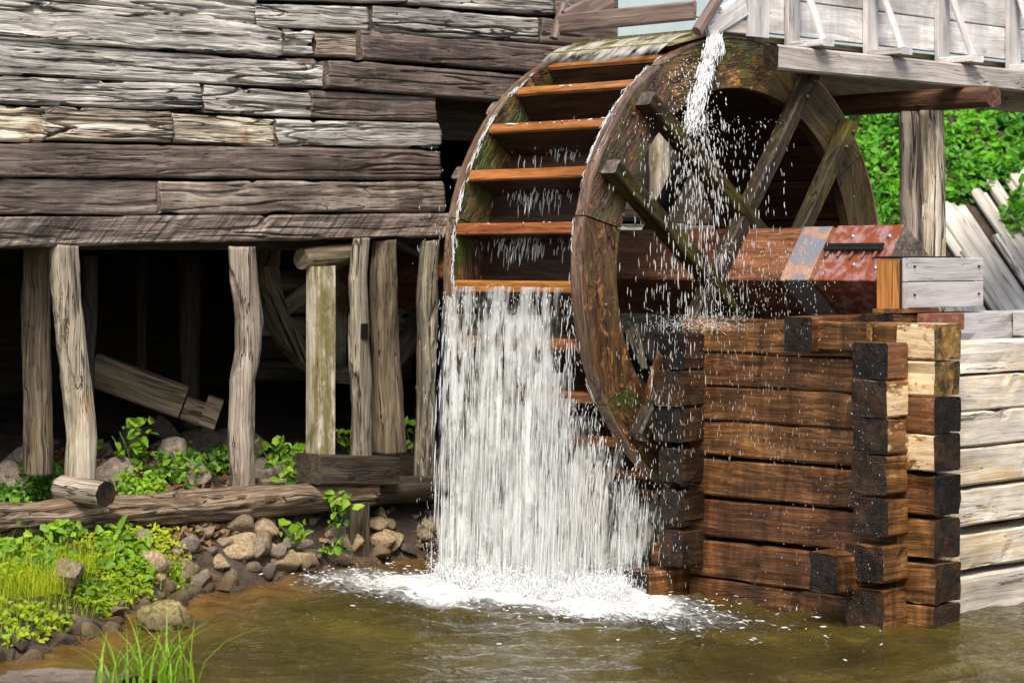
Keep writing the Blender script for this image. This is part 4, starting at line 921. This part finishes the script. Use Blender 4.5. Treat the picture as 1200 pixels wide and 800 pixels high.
# ================================================================== FALLING WATER
def tubes(name, P, R, mat, label, cat='water', sides=4):
    """P (N,K,3) centre lines, R (N,K) radii -> one mesh of tapered strands"""
    N, K = R.shape; T = np.gradient(P, axis=1); T /= np.linalg.norm(T, axis=2, keepdims=True) + 1e-9
    a = np.cross(T, np.array([.31, .52, .12])); a /= np.linalg.norm(a, axis=2, keepdims=True) + 1e-9; b_ = np.cross(T, a)
    ang = np.arange(sides) * 2 * np.pi / sides
    V = P[:, :, None] + R[:, :, None, None] * (np.cos(ang)[None, None, :, None] * a[:, :, None] + np.sin(ang)[None, None, :, None] * b_[:, :, None])
    base = np.arange(N)[:, None, None] * K * sides + np.arange(K - 1)[None, :, None] * sides; j = np.arange(sides)[None, None]; j2 = (j + 1) % sides
    Q = np.stack([base + j, base + j2, base + sides + j2, base + sides + j], -1).reshape(-1, 4)
    return tag(add(name, npmesh(name, V.reshape(-1, 3), Q), mat), label, cat, kind='stuff')
def ballistic(S, v, t0, dt, r, K=5, wig=.004):
    N = len(S); t = t0[:, None] + dt[:, None] * np.linspace(0, 1, K)[None]
    P = S[:, None] + v[:, None] * t[..., None]; P[:, :, 2] -= 4.9 * t ** 2
    P = P + rng.normal(size=P.shape) * wig * np.array([1, 1, .3]) * .35
    prof = np.sin(np.linspace(.12, np.pi - .05, K)) ** .7
    return P, r[:, None] * prof[None] * rng.uniform(.6, 1.3, (N, K))
def cat_(*a): return np.concatenate([q[0] for q in a]), np.concatenate([q[1] for q in a])
def lip(angd, r=RO): return WC.y - r * math.cos(R_(angd)), WC.z + r * math.sin(R_(angd))
def tier(a0, a1, n_, x0, x1, vy, vys, rmin, rmax, vz=-.25, dtm=(.012, .07), inj_=.6, nj=22):
    ang = np.radians(rng.uniform(a0, a1, n_)); jc = rng.uniform(x0, x1, nj); jw = rng.uniform(.005, .028, nj); ji = rng.integers(0, nj, n_); inj = rng.random(n_) < inj_
    ja = np.radians(rng.uniform(a0, a1, nj)); ang = np.where(inj, ja[ji], ang)
    Y0 = WC.y - RO * np.cos(ang); Z0 = WC.z + RO * np.sin(ang)
    x = np.clip(np.where(inj, jc[ji] + rng.normal(size=n_) * jw[ji], rng.uniform(x0, x1, n_)), x0, x1)
    S = np.stack([x, Y0 + rng.normal(size=n_) * .012, Z0 + rng.uniform(-.03, .01, n_)], -1)
    jv = rng.normal(size=nj) * vys; jx = rng.normal(size=nj) * .07
    v = np.stack([rng.normal(size=n_) * .04 + np.where(inj, jx[ji], 0), vy + np.where(inj, jv[ji] + rng.normal(size=n_) * vys * .3, rng.normal(size=n_) * vys), vz + rng.normal(size=n_) * .1], -1)
    T = (vz + np.sqrt(vz * vz + 2 * 9.8 * (Z0 - WATER))) / 9.8
    t0 = T * rng.random(n_) ** .8; dt = rng.uniform(*dtm, n_) * (.5 + .7 * t0 / T); dt = np.minimum(dt, np.maximum(T - t0, .008))
    return ballistic(S, v, t0, dt, rng.uniform(rmin, rmax, n_) ** 1.0, 5, .003)
parts = [tier(-4, -2.5, 1300, -1.0, -.05, -.11, .08, .0008, .0034), tier(-18, -15, 900, -.98, -.06, -.14, .08, .0008, .0034), tier(-33, -29, 1300, -1.0, -.03, -.20, .12, .0008, .0036),
         tier(-50, -33, 1300, -.98, .02, -.22, .13, .0008, .0036), tier(-72, -45, 1100, -.9, .06, -.2, .13, .0008, .0032)]
tubes('falling_water', *cat_(*parts), 'veil', 'white waterfall pouring off the wheel into the stream')
def sheet(angd, x0, x1, vy, mat, label, vz=-.25, nx=90, nz=60, amp=.02, zend=WATER - .02):
    Y0, Z0 = lip(angd); T = (vz + math.sqrt(vz * vz + 2 * 9.8 * (Z0 - zend))) / 9.8
    xx, tt = np.meshgrid(np.linspace(x0, x1, nx), np.linspace(0, T, nz), indexing='ij')
    y = Y0 + vy * tt; z = Z0 + vz * tt - 4.9 * tt ** 2
    nn_ = fbm(np.stack([xx * 14, z * 1.6, xx * 0 + angd], -1), 3) - .45; y = y + nn_ * amp * 2 * sst(0, .15, tt); x_ = xx + (fbm(np.stack([xx * 5, z * 2, xx * 0 + 3 + angd], -1), 2) - .4) * .05 * sst(0, .4, tt)
    q = np.arange(nx * nz).reshape(nx, nz); Q = np.stack([q[:-1, :-1], q[1:, :-1], q[1:, 1:], q[:-1, 1:]], -1).reshape(-1, 4)
    me = npmesh('water_sheet', np.stack([x_, y, z], -1).reshape(-1, 3), Q); jag = fbm(np.stack([xx * 0 + angd, z * 5, xx * 0], -1), 3) * .22
    fade = sst(0, .07, xx - x0 - jag * .4) * sst(0, .14, x1 - xx - jag) * (.62 + .38 * sst(0, .5, tt / T))
    at = me.attributes.new('fade', 'FLOAT', 'POINT'); at.data.foreach_set('value', fade.ravel().astype(np.float32))
    return tag(add('water_sheet', me, mat), label, 'water', kind='stuff')
sheet(-3.3, -1.05, -.03, -.10, 'sheet', 'thin upper sheet of falling water on the wheel front')
sheet(-10, -1.05, -.03, -.17, 'sheet', 'second thin sheet of falling water behind the upper one', amp=.03)
sheet(-24, -1.05, .0, -.17, 'sheet', 'third thin sheet of falling water in mid height', amp=.04)
sheet(-31, -1.05, .0, -.22, 'sheet_dense', 'dense white sheet of falling water low on the wheel front', amp=.03)
sheet(-36, -1.0, .02, -.32, 'sheet_dense', 'outer white veil of falling water at the foot of the wheel', amp=.04)
sheet(-46, -1.0, .06, -.20, 'sheet_dense', 'inner sheet of falling water beneath the wheel', amp=.03)
sheet(-60, -.9, .10, -.2, 'sheet', 'rearmost sheet of water dripping from the wheel bottom', amp=.03)
# trickles from bucket to bucket, water running along both rims
def bucket(angd, n_):
    Y0, Z0 = lip(angd, 1.10); S = np.stack([rng.uniform(-.92, -.08, n_), Y0 + rng.normal(size=n_) * .02, Z0 + rng.uniform(-.03, .0, n_)], -1)
    S[:, 0] = np.where(rng.random(n_) < .6, -.75 + .35 * rng.random(n_), S[:, 0])
    return ballistic(S, np.stack([rng.normal(size=n_) * .04, -.22 + rng.normal(size=n_) * .08, -.2 + rng.normal(size=n_) * .1], -1), rng.uniform(0, .12, n_), rng.uniform(.02, .07, n_), rng.uniform(.0015, .0045, n_))
def rimrun(xc, n_, a0, a1, spread=.012):
    a = rng.uniform(a0, a1, n_); a = np.radians(a[vn(np.stack([a * .16 + xc * 40, a * 0, a * 0], -1)) > rng.uniform(.25, .75, n_)]); n_ = len(a); K = 5; L = rng.uniform(.02, .10, n_) / RO; aa = a[:, None] - L[:, None] * np.linspace(0, 1, K)[None]
    r = RO + .008 + np.abs(rng.normal(size=n_)) * .005; x = xc + rng.normal(size=n_) * spread
    P = np.stack([np.repeat(x[:, None], K, 1), WC.y - r[:, None] * np.cos(aa), WC.z + r[:, None] * np.sin(aa)], -1)
    P += rng.normal(size=P.shape) * .003
    return P, (rng.uniform(.0012, .004, n_)[:, None] * np.sin(np.linspace(.2, 2.9, K))[None])
tr = [bucket(12, 140), bucket(26, 110), bucket(40, 50), bucket(54, 20), rimrun(-.072, 200, -30, 78, .006), rimrun(-.935, 220, -25, 60, .006)]
tubes('trickling_water', *cat_(*tr), 'veil', 'white trickles running over the paddles and rim edges')
# bucket froth
def froth_line(angd, x0, x1, n_):
    Y0, Z0 = lip(angd, 1.235); S = np.stack([rng.uniform(x0, x1, n_), Y0 + rng.normal(size=n_) * .015 + .02, np.full(n_, Z0 + .028)], -1); K = 4
    P = S[:, None] + np.linspace(0, 1, K)[None, :, None] * (rng.normal(size=(n_, 1, 3)) * np.array([.03, .012, .004])); return P, np.full((n_, K), .005) * np.sin(np.linspace(.3, 2.8, K))[None]
tubes('bucket_froth', *cat_(froth_line(38.2, -.80, -.08, 160), froth_line(10.5, -.95, -.1, 120), froth_line(52, -.62, -.55, 30)), 'white', 'thin line of froth lying on the paddles')
# side spill at the wheel top, falling in front of the spokes
n_ = 900; S = np.stack([rng.uniform(.02, .12, n_), -.46 + rng.normal(size=n_) * .09, .95 + rng.uniform(-.3, .12, n_)], -1)
v = np.stack([.10 + np.abs(rng.normal(size=n_)) * .16, -.08 + rng.normal(size=n_) * .24, rng.normal(size=n_) * .2], -1)
t0 = .58 * rng.random(n_) ** 1.9; s1 = ballistic(S, v, t0, rng.uniform(.006, .022, n_), rng.uniform(.0012, .0042, n_), 4, .003)
n_ = 750; S = np.stack([rng.uniform(.0, .5, n_), -.70 + rng.uniform(-.35, .6, n_), np.full(n_, .75)], -1)
s2 = ballistic(S, rng.normal(size=(n_, 3)) * np.array([.1, .1, .2]), rng.uniform(.05, .50, n_), rng.uniform(.006, .016, n_), rng.uniform(.0010, .0030, n_), 4, .002)
tubes('side_spill', *cat_(s1, s2), 'veil', 'water spilling down beside the wheel top in front of the spokes')
def froth(n_, r0, r1, ln, sp):
    hh = rng.random(n_) ** 1.3; gp = rng.integers(0, 40, n_); gh = rng.random(40) ** 1.1; hh = np.where(rng.random(n_) < .6, np.clip(gh[gp] + rng.normal(size=n_) * .03, 0, 1), hh)
    S = np.stack([.03 + .06 * hh + np.abs(rng.normal(size=n_)) * .03, -.25 - .27 * hh + rng.normal(size=n_) * (.014 + .010 * np.sin(hh * 9)), 1.19 - .46 * hh ** 1.3 + rng.normal(size=n_) * .02], -1); K = 4
    P = S[:, None] + np.linspace(0, 1, K)[None, :, None] * (np.array([.004, -.012, -ln])[None, None] * rng.uniform(.3, 1.5, (n_, 1, 1)) + rng.normal(size=(n_, 1, 3)) * sp)
    return P, rng.uniform(r0, r1, n_)[:, None] * np.sin(np.linspace(.35, 2.8, K))[None]
tubes('spill_froth', *cat_(froth(1500, .0008, .0030, .040, .006), froth(70, .003, .008, .04, .012)), 'white', 'thick white froth spilling over the near rim at the flume mouth', sides=5)
# water sliding over the spill lip onto the first paddles
nx, ny = 60, 40; xx, tt = np.meshgrid(np.linspace(-.935, -.068, nx), np.linspace(0, 1, ny), indexing='ij')
y = -.12 - .50 * tt; z = FB + .012 - .055 * tt - .13 * tt ** 3 + (fbm(np.stack([xx * 12, tt * 3, xx * 0], -1), 3) - .45) * .012 - .012
q = np.arange(nx * ny).reshape(nx, ny); Q = np.stack([q[:-1, :-1], q[1:, :-1], q[1:, 1:], q[:-1, 1:]], -1).reshape(-1, 4)
sme = npmesh('spill_sheet', np.stack([xx, y, z], -1).reshape(-1, 3), Q); at = sme.attributes.new('fade', 'FLOAT', 'POINT'); at.data.foreach_set('value', sst(1.0, .8, tt + fbm(np.stack([xx * 9, tt * 0, tt * 0], -1), 2) * .2 - .08).ravel().astype(np.float32))
tag(add('spill_sheet', sme, 'film'), 'cream coloured sheet of water sliding from the flume over the wheel top', 'water', kind='stuff')
# spray: fine drops in front of crib and wheel, splash on the crib top, spray left of the fall
def drops(n_, lo, hi, rmin, rmax, lmin=.006, lmax=.03, mean=None):
    S = rng.uniform(lo, hi, (n_, 3)) if mean is None else rng.normal(size=(n_, 3)) * np.array(hi) + np.array(lo); K = 3
    P = S[:, None] + np.linspace(-.5, .5, K)[None, :, None] * (np.array([0, 0, -1.]) + rng.normal(size=(n_, 1, 3)) * .10) * rng.uniform(lmin, lmax, (n_, 1, 1))
    return P, rng.uniform(rmin, rmax, n_)[:, None] * np.array([.35, 1., .45])[None]
spl = [drops(420, (.15, -.92, -1.0), (1.0, -.72, .0), .0006, .0014), drops(420, (-.15, -1.0, -1.65), (.35, -.80, -.3), .0007, .0019), drops(240, (.9, -1.05, -1.68), (1.6, -.85, -.3), .0008, .0016, .004, .012),
       drops(150, (-1.15, -1.35, -1.6), (-.98, -1.1, -.1), .0008, .002), drops(380, (.12, -.5, -.34), (.9, -.3, .1), .001, .0024, .004, .016), drops(35, (-1.1, -1.4, -.1), (-.95, -1.2, .6), .001, .0025)]
tubes('spray', *cat_(*spl), 'drop', 'fine spray drops hanging in front of the crib and wheel')
n_ = 800; S = np.stack([.08 + rng.random(n_) * .5, -.68 + rng.normal(size=n_) * .10, np.full(n_, -.335)], -1); vdir = np.stack([rng.normal(size=n_) * .6, rng.normal(size=n_) * .5 - .1, np.abs(rng.normal(size=n_)) * .7], -1)
tubes('splash', *ballistic(S, vdir, rng.uniform(0, .08, n_), rng.uniform(.008, .028, n_), rng.uniform(.0005, .0015, n_), 4, .001), 'veil', 'splash where spilled water hits the crib top')
# foam lumps and splashes at the foot of the fall
n_ = 9000; a = rng.random(n_) * 6.283; rr = np.sqrt(rng.random(n_)); S = np.stack([-.46 + rr * np.cos(a) * .66, -1.15 + rr * np.sin(a) * .30, WATER + .02 + np.abs(rng.normal(size=n_)) * .05], -1); K = 4
P = S[:, None] + np.linspace(-.5, .5, K)[None, :, None] * rng.normal(size=(n_, 1, 3)) * np.array([.010, .009, .016]); 
f1 = (P, rng.uniform(.0010, .0042, n_)[:, None] * np.sin(np.linspace(.4, 2.75, K))[None])
n_ = 1100; S = np.stack([rng.normal(size=n_) * .75 - .3, -1.35 + rng.normal(size=n_) * .28, WATER + .018 + rng.random(n_) * .02], -1)
P = S[:, None] + np.linspace(-.5, .5, K)[None, :, None] * rng.normal(size=(n_, 1, 3)) * np.array([.018, .014, .003]); f2 = (P, rng.uniform(.0012, .0036, n_)[:, None] * np.sin(np.linspace(.4, 2.75, K))[None])
n_ = 7000; a = rng.random(n_) * 6.283; rr = np.sqrt(rng.random(n_)); S = np.stack([-.44 + rr * np.cos(a) * .74, -1.15 + rr * np.sin(a) * .34, WATER + .02 + rng.exponential(.07, n_)], -1); K = 3
P = S[:, None] + np.linspace(-.5, .5, K)[None, :, None] * rng.normal(size=(n_, 1, 3)) * np.array([.004, .004, .012]); f3 = (P, rng.uniform(.0008, .0024, n_)[:, None] * np.array([.4, 1., .4])[None])
tubes('mist', *f3, 'drop', 'fine mist of drops over the foot of the waterfall')
tubes('foam', *cat_(f1, f2), 'white', 'white churning foam at the foot of the waterfall', sides=5)
